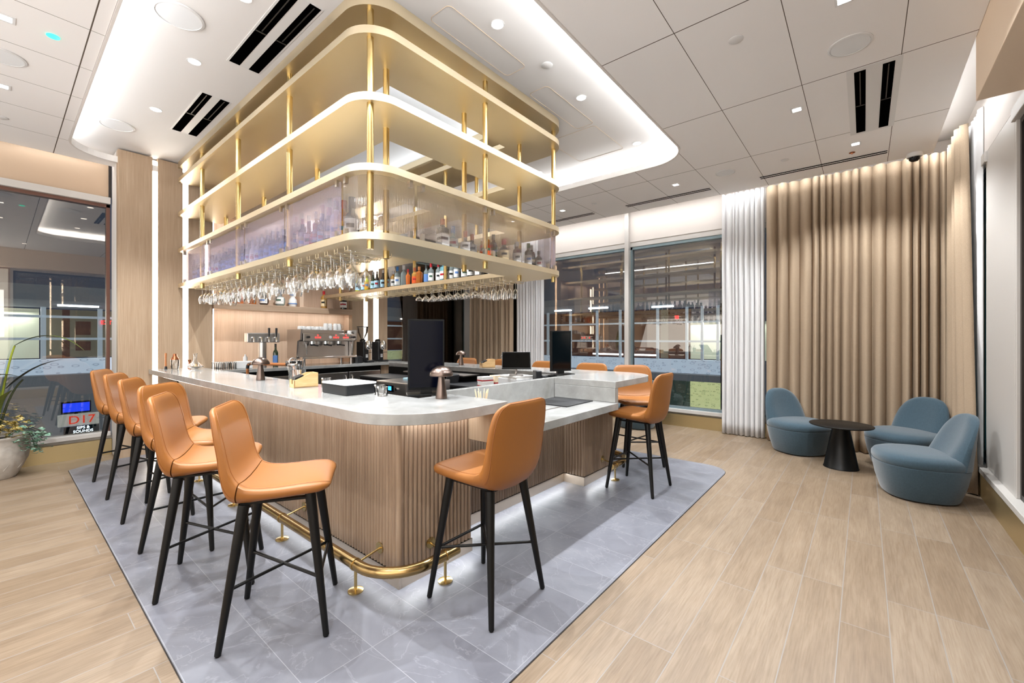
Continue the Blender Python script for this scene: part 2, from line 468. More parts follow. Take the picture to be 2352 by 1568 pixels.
# tray ceiling above, larger than the hole so that the light cove runs round it
b = MB(); b.box(TX0 - 0.35, TX1 + 0.3, TY0 - 0.3, YL, 3.88, 3.95)
struct(b.build('ceiling.001', 'tray_white'))
# roof slab above everything (closes the cove)
b = MB(); b.box(XN, XB + 0.1, YR - 0.1, YL + 0.1, 3.95, 4.05)
b.box(CX1 + 0.0, CX1 + 0.03, CY0, CY1, 3.735, 3.86)
struct(b.build('ceiling.002', 'white_paint'))
# upstand lip round the hole
b = MB()
pts = []
for z, off in ((3.69, -0.020), (3.765, -0.020), (3.765, -0.002), (3.69, -0.002)):
    h = rrect(TX0 - off, TX1 + off, TY0 - off, TY1 + off, 0.42 + off, 10)
    pts.append([(p[0], p[1], z) for p in h])
n = len(pts[0]); vs = sum(pts, [])
fs = [(j * n + i, j * n + (i + 1) % n, ((j + 1) % 4) * n + (i + 1) % n, ((j + 1) % 4) * n + i) for j in range(4) for i in range(n)]
b.add(vs, fs)
struct(b.build('trim_2', 'lip_white'))
# cove outer walls
b = MB()
b.box(TX0 - 0.36, TX0 - 0.33, TY0 - 0.3, TY1 + 0.2, 3.735, 3.88)
b.box(TX1 + 0.28, TX1 + 0.31, TY0 - 0.3, TY1 + 0.2, 3.735, 3.88)
b.box(TX0 - 0.36, TX1 + 0.31, TY0 - 0.33, TY0 - 0.30, 3.735, 3.88)
struct(b.build('trim_3', 'white_paint'))

# ---- back wall (x = 7.5): white spandrel above, windows below, brass base
def wall_x(name, m, y0, y1, z0, z1, x=XB, t=0.12):
    b = MB(); b.box(x, x + t, y0, y1, z0, z1); return struct(b.build(name, m))
wall_x('wall_back', 'spandrel', YR, YL, 3.28, 3.95, XB - 0.02)
b = MB(); b.box(XB, XB + 0.12, YR, YL, 0, 0.23); struct(b.build('wall_back.001', 'frame_light'))
b = MB(); b.box(XB - 0.055, XB - 0.0, YR, YL, 0, 0.20); struct(b.build('baseboard_back', 'base_brass'))
# frames of the back windows
def win_x(name, y0, y1, z0=0.23, z1=3.28):
    b = MB(); w = 0.05
    b.box(XB - 0.01, XB + 0.10, y0, y1, z1 - 0.09, z1); b.box(XB - 0.05, XB + 0.10, y0, y1, z0, z0 + 0.06)
    o = struct(b.build(name, 'frame_light', bevel=0.004))
    b = MB(); b.box(XB + 0.0, XB + 0.09, y0, y0 + w, z0 + .06, z1 - .09); b.box(XB + 0.0, XB + 0.09, y1 - w, y1, z0 + .06, z1 - .09)
    b.box(XB + 0.0, XB + 0.09, y0, y1, z1 - 0.14, z1 - 0.09); b.box(XB + 0.0, XB + 0.09, y0, y1, z0 + .06, z0 + 0.10)
    b.build('window_frame', 'frame_blue', o)
    b = MB(); b.box(XB + 0.04, XB + 0.05, y0 + w, y1 - w, z0 + .10, z1 - .14)
    b.build('window_pane', 'window_glass', o)
    return o
win_x('window_1', 3.42, YL - 0.02)
win_x('window_2', 0.55, 3.36)
win_x('window_3', YR, 0.5)
b = MB(); b.box(XB - 0.09, XB + 0.02, 3.345, 3.425, 0.23, 3.86); struct(b.build('trim_4', 'frame_light', bevel=0.004))
b = MB(); b.box(XB - 0.02, XB + 0.02, 5.85, 5.93, 0.23, 3.86); struct(b.build('trim_5', 'frame_light', bevel=0.004))

# ---- left wall (y = 7.6)
def wall_y(name, m, x0, x1, z0, z1, y=YL, t=0.12):
    b = MB(); b.box(x0, x1, y, y + t, z0, z1); return struct(b.build(name, m))
wall_y('wall_left', 'spandrel_warm', XN, 0.95, 3.33, 3.95)
wall_y('wall_left.001', 'frame_light', XN, XB, 0, 0.24, YL)
wall_y('wall_left.002', 'frame_light', 4.84, XB, 3.28, 3.95, YL)
b = MB(); b.box(XN, 0.95, YL - 0.06, YL, 0, 0.20); b.box(4.86, XB, YL - 0.06, YL, 0, 0.20); struct(b.build('baseboard_left', 'base_brass'))
def win_y(name, x0, x1, z0=0.24, z1=3.33, jamb='rose_metal'):
    b = MB(); w = 0.035
    b.box(x0, x1, YL - 0.05, YL + 0.08, z1 - 0.085, z1 + 0.0); b.box(x0, x1, YL - 0.06, YL + 0.08, z0, z0 + 0.055)
    o = struct(b.build(name, 'frame_light', bevel=0.004))
    b = MB(); b.box(x0, x0 + w, YL + 0.0, YL + 0.09, z0 + .055, z1 - .085); b.box(x1 - w, x1, YL + 0.0, YL + 0.09, z0 + .055, z1 - .085)
    b.box(x0, x1, YL + 0.0, YL + 0.09, z1 - 0.125, z1 - 0.085)
    b.build('window_frame', jamb, o)
    b = MB(); b.box(x0 + w, x1 - w, YL + 0.04, YL + 0.05, z0 + .055, z1 - .125)
    b.build('window_pane', 'window_glass', o)
    return o
mat('jamb_bronze', '#6a4b40', 0.4, 0.5)
win_y('window_4', -2.3, 0.94, jamb='jamb_bronze')
win_y('window_5', 4.86, XB - 0.1, z1=3.28, jamb='frame_blue')
b = MB(); b.box(XN, -2.3, YL, YL + 0.12, 0.24, 3.33); struct(b.build('wall_left.003', 'wall_beige'))
b = MB(); b.box(0.925, 0.95, YL - 0.03, YL + 0.02, 3.33, 3.86); struct(b.build('trim_6', 'frame_dark'))
# corner post at the far corner
b = MB(); b.box(XB - 0.16, XB, YL - 0.30, YL, 0, 3.86); struct(b.build('trim_7', 'frame_light', bevel=0.005))

# ---- right wall (y = -0.9)
b = MB(); b.box(XN, XB, YR - 0.12, YR, 0, 0.25); struct(b.build('wall_right', 'frame_light'))
b = MB(); b.box(XN, XB, YR - 0.12, YR, 3.28, 3.95); struct(b.build('wall_right.001', 'spandrel'))
b = MB(); b.box(XN, XB, YR, YR + 0.05, 0, 0.22); struct(b.build('baseboard_right', 'base_brass'))
b = MB(); b.box(XN, XB, YR - 0.10, YR + 0.055, 0.22, 0.27); struct(b.build('trim_8', 'frame_light', bevel=0.004))
def win_r(name, x0, x1):
    b = MB(); b.box(x0, x1, YR - 0.10, YR + 0.02, 3.18, 3.28); b.box(x0, x0 + 0.05, YR - 0.10, YR, 0.27, 3.18); b.box(x1 - 0.05, x1, YR - 0.10, YR, 0.27, 3.18)
    o = struct(b.build(name, 'frame_light', bevel=0.004))
    b = MB(); b.box(x0 + .05, x0 + 0.09, YR - 0.08, YR - .02, 0.27, 3.18); b.box(x1 - 0.09, x1 - .05, YR - 0.08, YR - .02, 0.27, 3.18); b.box(x0 + .09, x1 - .09, YR - 0.08, YR - .02, 0.27, 0.31); b.box(x0 + .09, x1 - .09, YR - 0.08, YR - .02, 3.14, 3.18)
    b.build('window_frame', 'frame_dark', o)
    b = MB(); b.box(x0 + 0.09, x1 - 0.09, YR - 0.055, YR - 0.045, 0.31, 3.14)
    b.build('window_pane', 'window_glass', o)
win_r('window_6', 2.75, 5.04); win_r('window_7', 5.99, XB - 0.1); win_r('window_8', 0.2, 2.6)
b = MB(); b.box(5.04, 5.99, YR - 0.10, YR, 0.27, 3.28); struct(b.build('wall_right.002', 'frame_light', bevel=0.004))
b = MB(); b.box(XN, 0.2, YR - 0.12, YR, 0.27, 3.28); b.box(2.6, 2.75, YR - 0.12, YR, 0.27, 3.28); struct(b.build('wall_right.003', 'wall_beige'))
# boxed pelmet over the right windows, its end near the curtain
b = MB(); b.box(XN, 4.58, YR, -0.632, 3.24, 3.72); struct(b.build('trim_9', 'peach', bevel=0.003))
# wall behind the camera
b = MB(); b.box(XN - 0.1, XN, YR, YL, 0, 3.95); struct(b.build('wall_near', 'wall_beige'))
# glowing fill panels and area lights, added behind the camera to brighten the room
mat('fill_panel_glow', '#e8e0d4', 0.5, emit=(1.0, 0.93, 0.84, 1), es=0.25)
t = thing('fill_panels', 'added glowing fill panels on the walls behind the camera', 'fill panel', (XN, 3.3, 0))
for k in range(5):
    b = MB(); b.box(XN + 0.002, XN + 0.05, -0.6 + 1.6 * k, -0.6 + 1.6 * k + 1.57, 0.15, 3.3); rel(b.build('panel', 'fill_panel_glow', bevel=0.004), t)
area('fill_light', (XN + 0.9, 3.3, 1.95), (2.7, 7.6), 40, (0.95, 0.975, 1.0), (0, -PI / 2 - 0.6, 0))  # added fill, tilted up towards the ceiling
for k in range(2):
    b = MB(); b.box(-3.0 + 1.6 * k, -3.0 + 1.6 * k + 1.57, YR + 0.002, YR + 0.05, 0.3, 3.2); rel(b.build('panel', 'fill_panel_glow', bevel=0.004), t)
area('fill_light', (-1.4, YR + 0.5, 2.2), (3.0, 1.8), 32, (0.95, 0.975, 1.0), (PI / 2 + 0.75, 0, 0))  # second added fill, for the ceiling on the right

# ---- the panelled bar wall with light slots and the niche
WY = 7.15
bw = MB()
for x0, x1 in ((0.955, 1.290), (1.345, 1.610), (1.672, 1.945)):
    b = MB(); b.box(x0, x1, WY, WY + 0.1, 0, 3.86); struct(b.build('wall_bar', 'bar_veneer', bevel=0.004))
for x0, x1 in ((4.10, 4.33), (4.415, 4.535), (4.645, 4.84)):
    b = MB(); b.box(x0, x1, WY, WY + 0.1, 0, 3.86); struct(b.build('wall_bar', 'bar_veneer', bevel=0.004))
b = MB(); b.box(1.96, 4.10, WY, WY + 0.1, 3.28, 3.86); b.box(1.96, 4.10, WY, WY + 0.1, 0, 1.04); struct(b.build('wall_bar', 'bar_veneer'))
b = MB()
for x0, x1 in ((0.955, 1.96), (4.10, 4.84)): b.box(x0, x1, WY + 0.1, WY + 0.16, 0, 3.86)
b.box(0.955, 0.99, WY + .16, YL, 0, 3.86); b.box(4.81, 4.84, WY + .16, YL, 0, 3.86)
struct(b.build('wall_bar', 'white_paint'))
b = MB(); b.box(1.96, 4.10, WY + 0.28, WY + 0.30, 1.04, 3.28)
b.box(1.945, 1.965, WY + 0.03, WY + 0.30, 1.04, 3.28); b.box(4.095, 4.115, WY + 0.1, WY + 0.30, 1.04, 3.28)
b.box(1.965, 4.095, WY + 0.1, WY + 0.30, 3.28, 3.30); b.box(1.965, 4.095, WY + 0.1, WY + 0.28, 1.02, 1.04)
struct(b.build('wall_bar', 'niche_veneer'))
b = MB(); b.box(3.19, 3.25, WY + 0.04, WY + 0.28, 2.02, 3.28); struct(b.build('trim_10', 'niche_veneer'))
for k, (x0, x1) in enumerate(((1.292, 1.343), (1.612, 1.670), (4.332, 4.413), (4.537, 4.643))):
    b = MB(); b.box(x0, x1, WY + 0.065, WY + 0.075, 0.02, 3.84)
    o = b.build('light_strip', 'led_warm' if k < 2 else 'led_white')
    tag(o, ['vertical light strip in the wood wall, the one nearest the left window', 'vertical light strip in the wood wall, between the two widest panels left of the niche',
            'vertical light strip behind the coffee grinders, the left one', 'vertical light strip behind the coffee grinders, the right one'][k], 'light', 'light strips in the wood wall')
    x = (x0 + x1) / 2
    area('strip_glow', (0, WY + 0.05, 1.95), (0.04, 3.6), 5 if k < 2 else 5, (1, 0.92, 0.82), (-PI / 2, 0, 0), None).location.x = x
b = MB(); b.box(1.968, 1.985, WY + 0.06, WY + 0.075, 1.06, 3.26)
tag(b.build('light_strip', 'led_warm'), 'vertical light strip along the left edge of the niche', 'light')
area('strip_glow', (2.0, WY + 0.14, 2.2), (0.05, 2.0), 1.0, (1, 0.88, 0.72), (-PI / 2, 0, 0.9))
area('niche_glow', (3.03, WY + 0.10, 1.90), (2.0, 0.04), 1.3, (1, 0.94, 0.88), (0.5, 0, 0))
area('niche_glow', (3.03, WY + 0.10, 3.24), (2.0, 0.04), 1.3, (1, 0.94, 0.88), (0.4, 0, 0))
# floating shelf across the niche
b = MB(); b.box(1.966, 4.094, WY - 0.02, WY + 0.275, 1.925, 2.02)
tag(b.build('wall_shelf', 'shelf_wood', bevel=0.002), 'long wooden shelf across the lit niche above the coffee machine', 'shelf')

# ================================================================== BAR
# fluted front: half-round staves along a plan path
def fluted(path, pitch, z0, z1, depth=0.012):
    """closed half-round profile along a polyline in plan, staves on its left side"""
    pts = []
    for a, c in zip(path[:-1], path[1:]):
        A = Vector((a[0], a[1])); B = Vector((c[0], c[1])); L = (B - A).length; n = max(1, round(L / pitch)); d = (B - A) / n
        nr = Vector((d.y, -d.x)).normalized()
        for i in range(n):
            p = A + d * i
            for k in range(7):
                u = k / 7; q = p + d * (0.06 + 0.88 * u) + nr * (depth * math.sin(PI * u) ** 0.6 if 0 < u else 0)
                pts.append((q.x, q.y))
            q = p + d * 0.94; pts.append((q.x, q.y)); q = p + d; pts.append((q.x - nr.x * 0.004, q.y - nr.y * 0.004))
    return pts
def strip_path(b, pts, z0, z1, smooth=True):
    n = len(pts); vs = [(p[0], p[1], z0) for p in pts] + [(p[0], p[1], z1) for p in pts]
    b.add(vs, [(i, i + 1, n + i + 1, n + i) for i in range(n - 1)], smooth)
BX, BY = 1.53, 2.14
base = thing('bar_counter', 'long wood-fluted bar body with lit metal plinth under the stone tops', 'bar counter', (BX, BY, 0))
ZT, TT = 1.10, 0.062
paths = {
    'left': [(BX, 6.95), (BX, BY)],
    'front': [(BX, BY), (2.13, BY)],
    'returns': [(2.13, BY), (2.13, 2.43)],
    'recess': [(2.13, 2.43), (3.79, 2.43)],
    'returns2': [(3.79, 2.43), (3.79, 2.19)],
    'front2': [(3.79, 2.19), (4.42, 2.19)],
    'far': [(4.42, 2.19), (4.42, 6.1)],
}
for k, p in paths.items():
    ztop = 0.845 if k in ('recess', 'returns', 'returns2', 'front2') and k != 'front2' else 1.04
    if k == 'front2': ztop = 0.845
    b = MB(); strip_path(b, fluted(p, 0.033, 0, 1), 0.10, ztop)
    rel(b.build('fluted_panel', 'fluted_wood', recalc=False), base)
b = MB()      # solid carcass behind the staves
b.box(BX + 0.012, 1.78, BY + 0.012, 7.13, 0.0, 1.035)
b.box(BX + 0.012, 2.118, BY + 0.012, 2.5, 0.0, 1.035)
b.box(2.1, 3.81, 2.442, 2.5, 0.0, 0.845)
b.box(3.802, 4.408, 2.202, 2.5, 0.0, 1.035)
b.box(4.15, 4.408, 2.5, 6.1, 0.0, 1.035)
rel(b.build('carcass', 'black_matte'), base)
b = MB(); b.lathe([(0.021, 0.10), (0.021, 1.04)], (BX + 0.006, BY + 0.006, 0), 16)
rel(b.build('corner_post', 'fluted_wood'), base)
b = MB(); b.box(BX - 0.008, BX + 0.012, BY - 0.008, 7.13, 0.003, 0.092); b.box(BX + 0.013, 2.117, BY - 0.008, BY + 0.012, 0.003, 0.092)
b.box(2.118, 2.138, BY - .008, 2.421, 0.003, 0.092); b.box(2.118, 3.781, 2.422, 2.442, 0.003, 0.092); b.box(3.782, 3.802, 2.182, 2.442, 0.003, 0.092); b.box(3.803, 4.409, 2.182, 2.202, 0.003, 0.092)
b.box(4.41, 4.43, 2.182, 6.1, 0.003, 0.092)
rel(b.build('kick_plate', 'kick_metal'), base)
b = MB(); b.box(2.10, 2.125, 1.80, 2.14, 0.80, 1.037); b.box(2.125, 2.40, 2.10, 2.125, 0.80, 0.842)
rel(b.build('apron_panel', 'bar_veneer'), base)
for yy in (3.0, 4.25, 5.6):
    b = MB(); b.box(BX - 0.2, BX - 0.0, yy, yy + 0.02, 1.022, 1.037); rel(b.build('bracket', 'post_brass'), base)
b = MB(); b.box(BX - 0.02, BX - 0.006, BY - 0.02, BY - 0.006, 0.99, 1.037); rel(b.build('bracket', 'post_brass'), base)
# light strips under the overhanging stone and at the plinth
area('under_counter_light', (BX - 0.05, 4.5, 1.028), (0.03, 4.7), 3.5, WHITE, (0, 0.35, 0))
area('under_counter_light', (1.83, BY - 0.05, 1.028), (0.55, 0.03), 0.6, WHITE, (0.35, 0, 0))
area('under_counter_light', (2.96, 2.38, 0.83), (1.6, 0.03), 1.0, WHITE, (0.2, 0, 0))
area('plinth_glow', (BX - 0.03, 4.4, 0.096), (0.03, 4.6), 1.6, WHITE, (0, 0.5, 0))
area('plinth_glow', (1.83, BY - 0.03, 0.096), (0.6, 0.03), 0.45, WHITE, (-0.5, 0, 0))
area('plinth_glow', (2.96, 2.40, 0.096), (1.6, 0.03), 1.1, WHITE, (-0.5, 0, 0))
area('plinth_glow', (4.1, 2.16, 0.096), (0.6, 0.03), 0.35, WHITE, (-0.5, 0, 0))

# stone tops
def curved(cx, cy, r, a0, a1, n=14): return [(cx + r * math.cos(a0 + (a1 - a0) * i / n), cy + r * math.sin(a0 + (a1 - a0) * i / n)) for i in range(n + 1)]
left_top = [(1.25, 7.145)] + curved(1.25 + 0.42, 1.75 + 0.42, 0.42, PI, 1.5 * PI) + [(2.075, 1.75), (2.075, 2.30), (1.80, 2.30), (1.80, 7.145)]
b = MB(); b.prism(left_top, ZT - TT, ZT, True)
tag(b.build('stone_countertop', 'quartz', bevel=0.003), 'long pale quartz bar top on the left with a rounded front corner', 'countertop')
right_top = [(3.64, 2.50), (3.64, 1.77)] + curved(4.78 - 0.45, 1.77 + 0.45, 0.45, -PI / 2, 0) + [(4.78, 6.10), (4.16, 6.10), (4.16, 2.50)]
b = MB(); b.prism(right_top, ZT - TT, ZT, True)
tag(b.build('stone_countertop', 'quartz', bevel=0.003), 'pale quartz bar top on the far side, rounded at the right end', 'countertop')
lowt = thing('low_countertop', 'lowered quartz serving counter with upright stone backsplash', 'countertop', (2.1, 1.75, 0.84))
b = MB(); b.box(2.128, 3.66, 1.75, 2.445, 0.842, 0.904); rel(b.build('slab', 'quartz', bevel=0.003), lowt)
b = MB(); b.box(2.078, 3.637, 2.447, 2.505, 0.845, 1.10); rel(b.build('backsplash', 'quartz', bevel=0.003), lowt)
b = MB(); b.box(3.661, 3.70, 1.772, 2.50, 0.842, 1.037); b.box(3.637, 3.661, 1.772, 2.445, 0.905, 1.037); rel(b.build('side_splash', 'quartz', bevel=0.003), lowt)
# serving mat on the low counter
b = MB(); b.box(3.14, 3.60, 1.98, 2.40, 0.905, 0.913)
tag(b.build('bar_mat', 'black_plastic', bevel=0.003), 'black rubber mat on the low quartz counter', 'mat')
b = MB(); b.box(2.86, 3.12, 2.03, 2.045, 0.9045, 0.908)
tag(b.build('metal_slot', 'steel'), 'narrow steel slot strip set in the low counter beside the mat', 'slot')

# foot rails: brass tube on posts, with wall brackets
def foot_rail(name, label, path, posts):
    t = thing(name, label, 'foot rail', (posts[0][0], posts[0][1], 0), 0, 'brass foot rails at the bar')
    b = MB(); b.tube(path, 0.032, 16); rel(b.build('rail', 'rail_brass'), t)
    for (x, y, dx, dy) in posts:
        b = MB(); b.lathe([(0.009, 0.005), (0.009, 0.15)], (x, y, 0), 10); b.lathe([(0.045, 0.0045), (0.045, 0.012), (0.03, 0.016), (0.009, 0.018)], (x, y, 0), 18)
        b.tube([(x, y, 0.165), (x + dx, y + dy, 0.20)], 0.007, 8)
        b.tube([(x + dx * .96, y + dy * .96, 0.20), (x + dx, y + dy, 0.20)], 0.035, 16)
        # clamp collar round the rail
        if abs(dx) > abs(dy): b.tube([(x, y - 0.008, 0.165), (x, y + 0.008, 0.165)], 0.036, 16)
        else: b.tube([(x - 0.008, y, 0.165), (x + 0.008, y, 0.165)], 0.036, 16)
        rel(b.build('bracket', 'post_brass'), t)
rp = [(1.352, 6.9, 0.165), (1.352, 2.3, 0.165)] + [(1.352 + 0.28 + 0.28 * math.cos(a), 1.99 + 0.28 + 0.28 * math.sin(a), 0.165) for a in [PI + 0.5 * PI * i / 10 for i in range(11)]] + [(1.86, 1.99, 0.165)]
foot_rail('foot_rail', 'brass foot rail with rounded corner along the left and front of the bar', rp,
          [(1.352, 2.32, 0.165, 0), (1.352, 3.34, 0.165, 0), (1.352, 4.36, 0.165, 0), (1.352, 5.38, 0.165, 0), (1.352, 6.4, 0.165, 0), (1.76, 1.99, 0, 0.14)])
rp = [(4.08, 2.03, 0.165), (4.35, 2.03, 0.165)] + [(4.33 + 0.28 * math.cos(a), 2.31 + 0.28 * math.sin(a), 0.165) for a in [-0.5 * PI + 0.5 * PI * i / 10 for i in range(11)]] + [(4.61, 5.9, 0.165)]
foot_rail('foot_rail', 'brass foot rail round the far right corner of the bar', rp, [(4.165, 2.03, 0, 0.15), (4.61, 3.2, -0.18, 0), (4.61, 4.6, -0.18, 0)])

# ================================================================== HANGING BRASS SHELVES
GX0, GX1, GY0, GY1 = 1.555, 4.065, 2.55, 7.14
IW = 0.50
gan = thing('hanging_shelf', 'large hanging brass shelf frame with round posts above the bar', 'hanging shelf', (1.6, 2.6, 2.2))
def rr_ring(b, z0, z1, ins=0.0):
    x0, x1, y0, y1 = GX0 + ins, GX1 - ins, GY0 + ins, GY1 - 0.0
    o = [(x0, y1)] + curved(x0 + .26, y0 + .26, .26, PI, 1.5 * PI, 12) + curved(x1 - .26, y0 + .26, .26, 1.5 * PI, 2 * PI, 12) + [(x1, y1), (x1 - IW, y1), (x1 - IW, y0 + IW), (x0 + IW, y0 + IW), (x0 + IW, y1)]
    n = len(o)
    # build as three convex-ish prisms sharing edges
    b.prism([(x0, y1)] + [(x0, y0 + IW)] + [(x0 + IW, y0 + IW), (x0 + IW, y1)], z0, z1)
    b.prism([(x1 - IW, y1), (x1 - IW, y0 + IW), (x1, y0 + IW), (x1, y1)], z0, z1)
    b.prism([(x0, y0 + IW)] + curved(x0 + .26, y0 + .26, .26, PI, 1.5 * PI, 12) + curved(x1 - .26, y0 + .26, .26, 1.5 * PI, 2 * PI, 12) + [(x1, y0 + IW)], z0, z1, True)
SH = [(2.186, 2.236), (2.660, 2.710), (3.145, 3.200), (3.605, 3.660)]
for z0, z1 in SH:
    b = MB(); rr_ring(b, z0, z1); rel(b.build('shelf', 'satin_brass'), gan)
b = MB(); rr_ring(b, 3.80, 3.879); rel(b.build('ceiling_rim', 'satin_brass'), gan)
for (lx, ly, sx, sy, rz) in ((2.075, 5.0, 0.04, 3.4, (0, 0.9 + PI, 0)), (3.545, 5.0, 0.04, 3.4, (0, -0.9 + PI, 0)), (2.81, 3.07, 1.2, 0.04, (-0.9 + PI, 0, 0))):
    area('ceiling_fill', (lx, ly, 3.672), (sx, sy), 2.6, WHITE, rz)  # added uplights along the inner shelf edges, brightening the ceiling inside the ring
posts = [(1.665, 2.665), (2.79, 2.62), (3.945, 2.665), (1.945, 2.89), (2.79, 2.89), (3.62, 2.89),
         (1.625, 3.86), (1.625, 5.10), (1.625, 6.34), (1.985, 4.1), (1.985, 5.4), (1.985, 6.7), (3.63, 4.1), (3.63, 5.4), (3.63, 6.7), (3.99, 3.9), (3.99, 5.2), (3.99, 6.5)]
for x, y in posts:
    b = MB(); b.lathe([(0.0235, 2.125), (0.0235, 3.805)], (x, y, 0), 20); rel(b.build('post', 'post_brass'), gan)

# fluted glass fronts between the two lowest shelves
def flute_panel(path, name='glass_panel', m_='fluted_glass'):
    b = MB(); pitch = 0.0135
    P = [Vector((p[0], p[1])) for p in path]
    out = []; inn = []
    for a, c in zip(P[:-1], P[1:]):
        L = (c - a).length; n = max(1, round(L / pitch)); d = (c - a) / n; nr = Vector((d.y, -d.x)).normalized()
        for i in range(n):
            for k in range(4):
                q = a + d * (i + k / 4) + nr * (0.0030 * math.sin(PI * k / 4)); out.append((q.x, q.y))
                q = a + d * (i + k / 4) - nr * 0.005; inn.append((q.x, q.y))
    n = len(out); z0, z1 = 2.262, 2.645
    vs = [(p[0], p[1], z0) for p in out] + [(p[0], p[1], z1) for p in out]
    b.add(vs, [(i, i + 1, n + i + 1, n + i) for i in range(n - 1)], True)
    o2 = len(b.v); vs = [(p[0], p[1], z0) for p in inn] + [(p[0], p[1], z1) for p in inn]
    b.add(vs, [(i, n + i, n + i + 1, i + 1) for i in range(n - 1)], True)
    b.f += [(0, o2, o2 + n, n), (n - 1, 2 * n - 1, o2 + 2 * n - 1, o2 + n - 1)]; b.sm += [False, False]
    b.f += [(i, o2 + i, o2 + i + 1, i + 1) for i in range(n - 1)] + [(n + i, n + i + 1, o2 + n + i + 1, o2 + n + i) for i in range(n - 1)]; b.sm += [False] * (2 * n - 2)
    o = b.build(name, m_); rel(o, gan); return o
gx, gy = GX0 + 0.045, GY0 + 0.035
def arc2(cx, cy, r, a0, a1, n=10): return curved(cx, cy, r, a0, a1, n)
cuts_y = [7.12, 6.0, 4.83, 3.93, 2.86]
yy = [7.10, 5.95, 4.85, 3.90, 2.93]
for a, c in zip(yy[:-1], yy[1:]): flute_panel([(gx, a - 0.012), (gx, c + 0.012)])
flute_panel([(gx, 2.918)] + arc2(gx + .23, gy + .23, .23, PI, 1.5 * PI) + [(1.985, gy)], m_='fluted_glass_clear')
flute_panel([(2.01, gy), (2.79, gy)], m_='fluted_glass_clear'); flute_panel([(2.815, gy), (3.76, gy)], m_='fluted_glass_clear')
flute_panel([(3.785, gy)] + arc2(GX1 - .045 - .23, gy + .23, .23, 1.5 * PI, 2 * PI) + [(GX1 - .045, 2.93)])
def clip(x, y, nx, ny):
    for z0, z1 in ((2.236, 2.290), (2.612, 2.660)):
        b = MB()
        if nx: b.box(x - 0.016, x + 0.012, y - 0.014, y + 0.014, z0, z1)
        else: b.box(x - 0.014, x + 0.014, y - 0.016, y + 0.012, z0, z1)
        rel(b.build('glass_clip', 'nickel'), gan)
for c in yy[1:]:
    clip(gx, c + 0.06, 1, 0); clip(gx, c - 0.06, 1, 0)
clip(gx, 7.0, 1, 0)
for x in (2.0, 2.80, 3.77): clip(x - 0.055, gy, 0, 1); clip(x + 0.055, gy, 0, 1)

# wire glass racks under the lowest shelf, two rods a row
def rack(b, x0, x1, y, z):
    for s in (-0.022, 0.022):
        b.tube([(x0, y + s, z), (x0, y + s, z - 0.035), (x1, y + s, z - 0.035), (x1 + 0.03, y + s, z - 0.035), (x1 + 0.04, y + s, z - 0.02), (x1 + 0.04, y + s, z)], 0.0032, 5)
    b.tube([(x0, y - 0.022, z - 0.03), (x0, y + 0.022, z - 0.03)], 0.003, 5)
rowsL = [2.98 + 0.152 * k for k in range(26)]
rowsR = [3.15 + 0.152 * k for k in range(25)]
for y in rowsL:
    b = MB(); rack(b, 1.66, 2.0, y, 2.186); rel(b.build('glass_rack', 'satin_brass'), gan)
for y in rowsR:
    b = MB(); rack(b, 3.62, 3.96, y, 2.186); rel(b.build('glass_rack', 'satin_brass'), gan)

# hanging stemware
def stem(prof_bowl, H):
    return prof_bowl
def glass_mesh(kind):
    # profile from foot (top, z=0) down to the rim
    if kind == 'wine': p = [(0.0, 0.0), (0.032, -0.001), (0.034, -0.003), (0.010, -0.007), (0.0045, -0.015), (0.0038, -0.085), (0.008, -0.095), (0.030, -0.118), (0.041, -0.145), (0.040, -0.175), (0.031, -0.215)]
    elif kind == 'tall': p = [(0.0, 0.0), (0.034, -0.001), (0.036, -0.003), (0.010, -0.008), (0.0045, -0.015), (0.0038, -0.10), (0.010, -0.112), (0.040, -0.145), (0.047, -0.170), (0.044, -0.205), (0.034, -0.245)]
    elif kind == 'coupe': p = [(0.0, 0.0), (0.033, -0.001), (0.035, -0.003), (0.009, -0.007), (0.0045, -0.015), (0.0038, -0.085), (0.012, -0.094), (0.036, -0.112), (0.047, -0.130), (0.046, -0.150)]
    else: p = [(0.0, 0.0), (0.030, -0.001), (0.032, -0.003), (0.009, -0.007), (0.0045, -0.015), (0.0038, -0.08), (0.020, -0.10), (0.031, -0.125), (0.033, -0.16), (0.032, -0.20)]
    b = MB(); b.lathe(p, n=14, cap=False); return b
gm = {}
def hang(kind, x, y, label, group):
    z = 2.1615
    if kind not in gm:
        o = glass_mesh(kind).build('wine_glass' if kind != 'coupe' else 'coupe_glass', 'clear_glass', recalc=False); gm[kind] = o
        o.location = (x, y, z); tag(o, label, 'glass', group)
    else:
        o = gm[kind].copy(); COL.objects.link(o); o.location = (x, y, z); o['label'] = label; o['group'] = group
    o.rotation_euler[2] = R.random() * 6
for k, y in enumerate(rowsL):
    kind = ['wine', 'tall', 'wine', 'flute'][k % 4] if k > 6 else ('tall' if k < 4 else 'wine')
    if k > 24: continue
    for j in range(3):
        if k < 1 and j: continue
        if R.random() < 0.08: continue
        hang(kind, 1.70 + 0.105 * j, y, 'clear %s wine glass under the left shelf, rack row %s from the front, %s' % ({'wine': 'round', 'tall': 'large', 'flute': 'slim'}[kind], ORD[k], ('outer', 'middle', 'inner')[j]),
             {'wine': 'round wine glasses under the left shelf', 'tall': 'large wine glasses under the left shelf', 'flute': 'slim glasses under the left shelf'}[kind])
for k, y in enumerate(rowsR[:11]):
    for j in range(3):
        kind = 'coupe' if k > 2 else 'flute'
        hang(kind, 3.66 + 0.105 * j, y, 'clear %s glass under the far shelf, rack row %s from the right end, %s' % ({'coupe': 'coupe', 'flute': 'slim'}[kind], ORD[k], ('inner', 'middle', 'outer')[j]),
             {'coupe': 'coupe glasses under the far shelf', 'flute': 'slim glasses under the far shelf'}[kind])

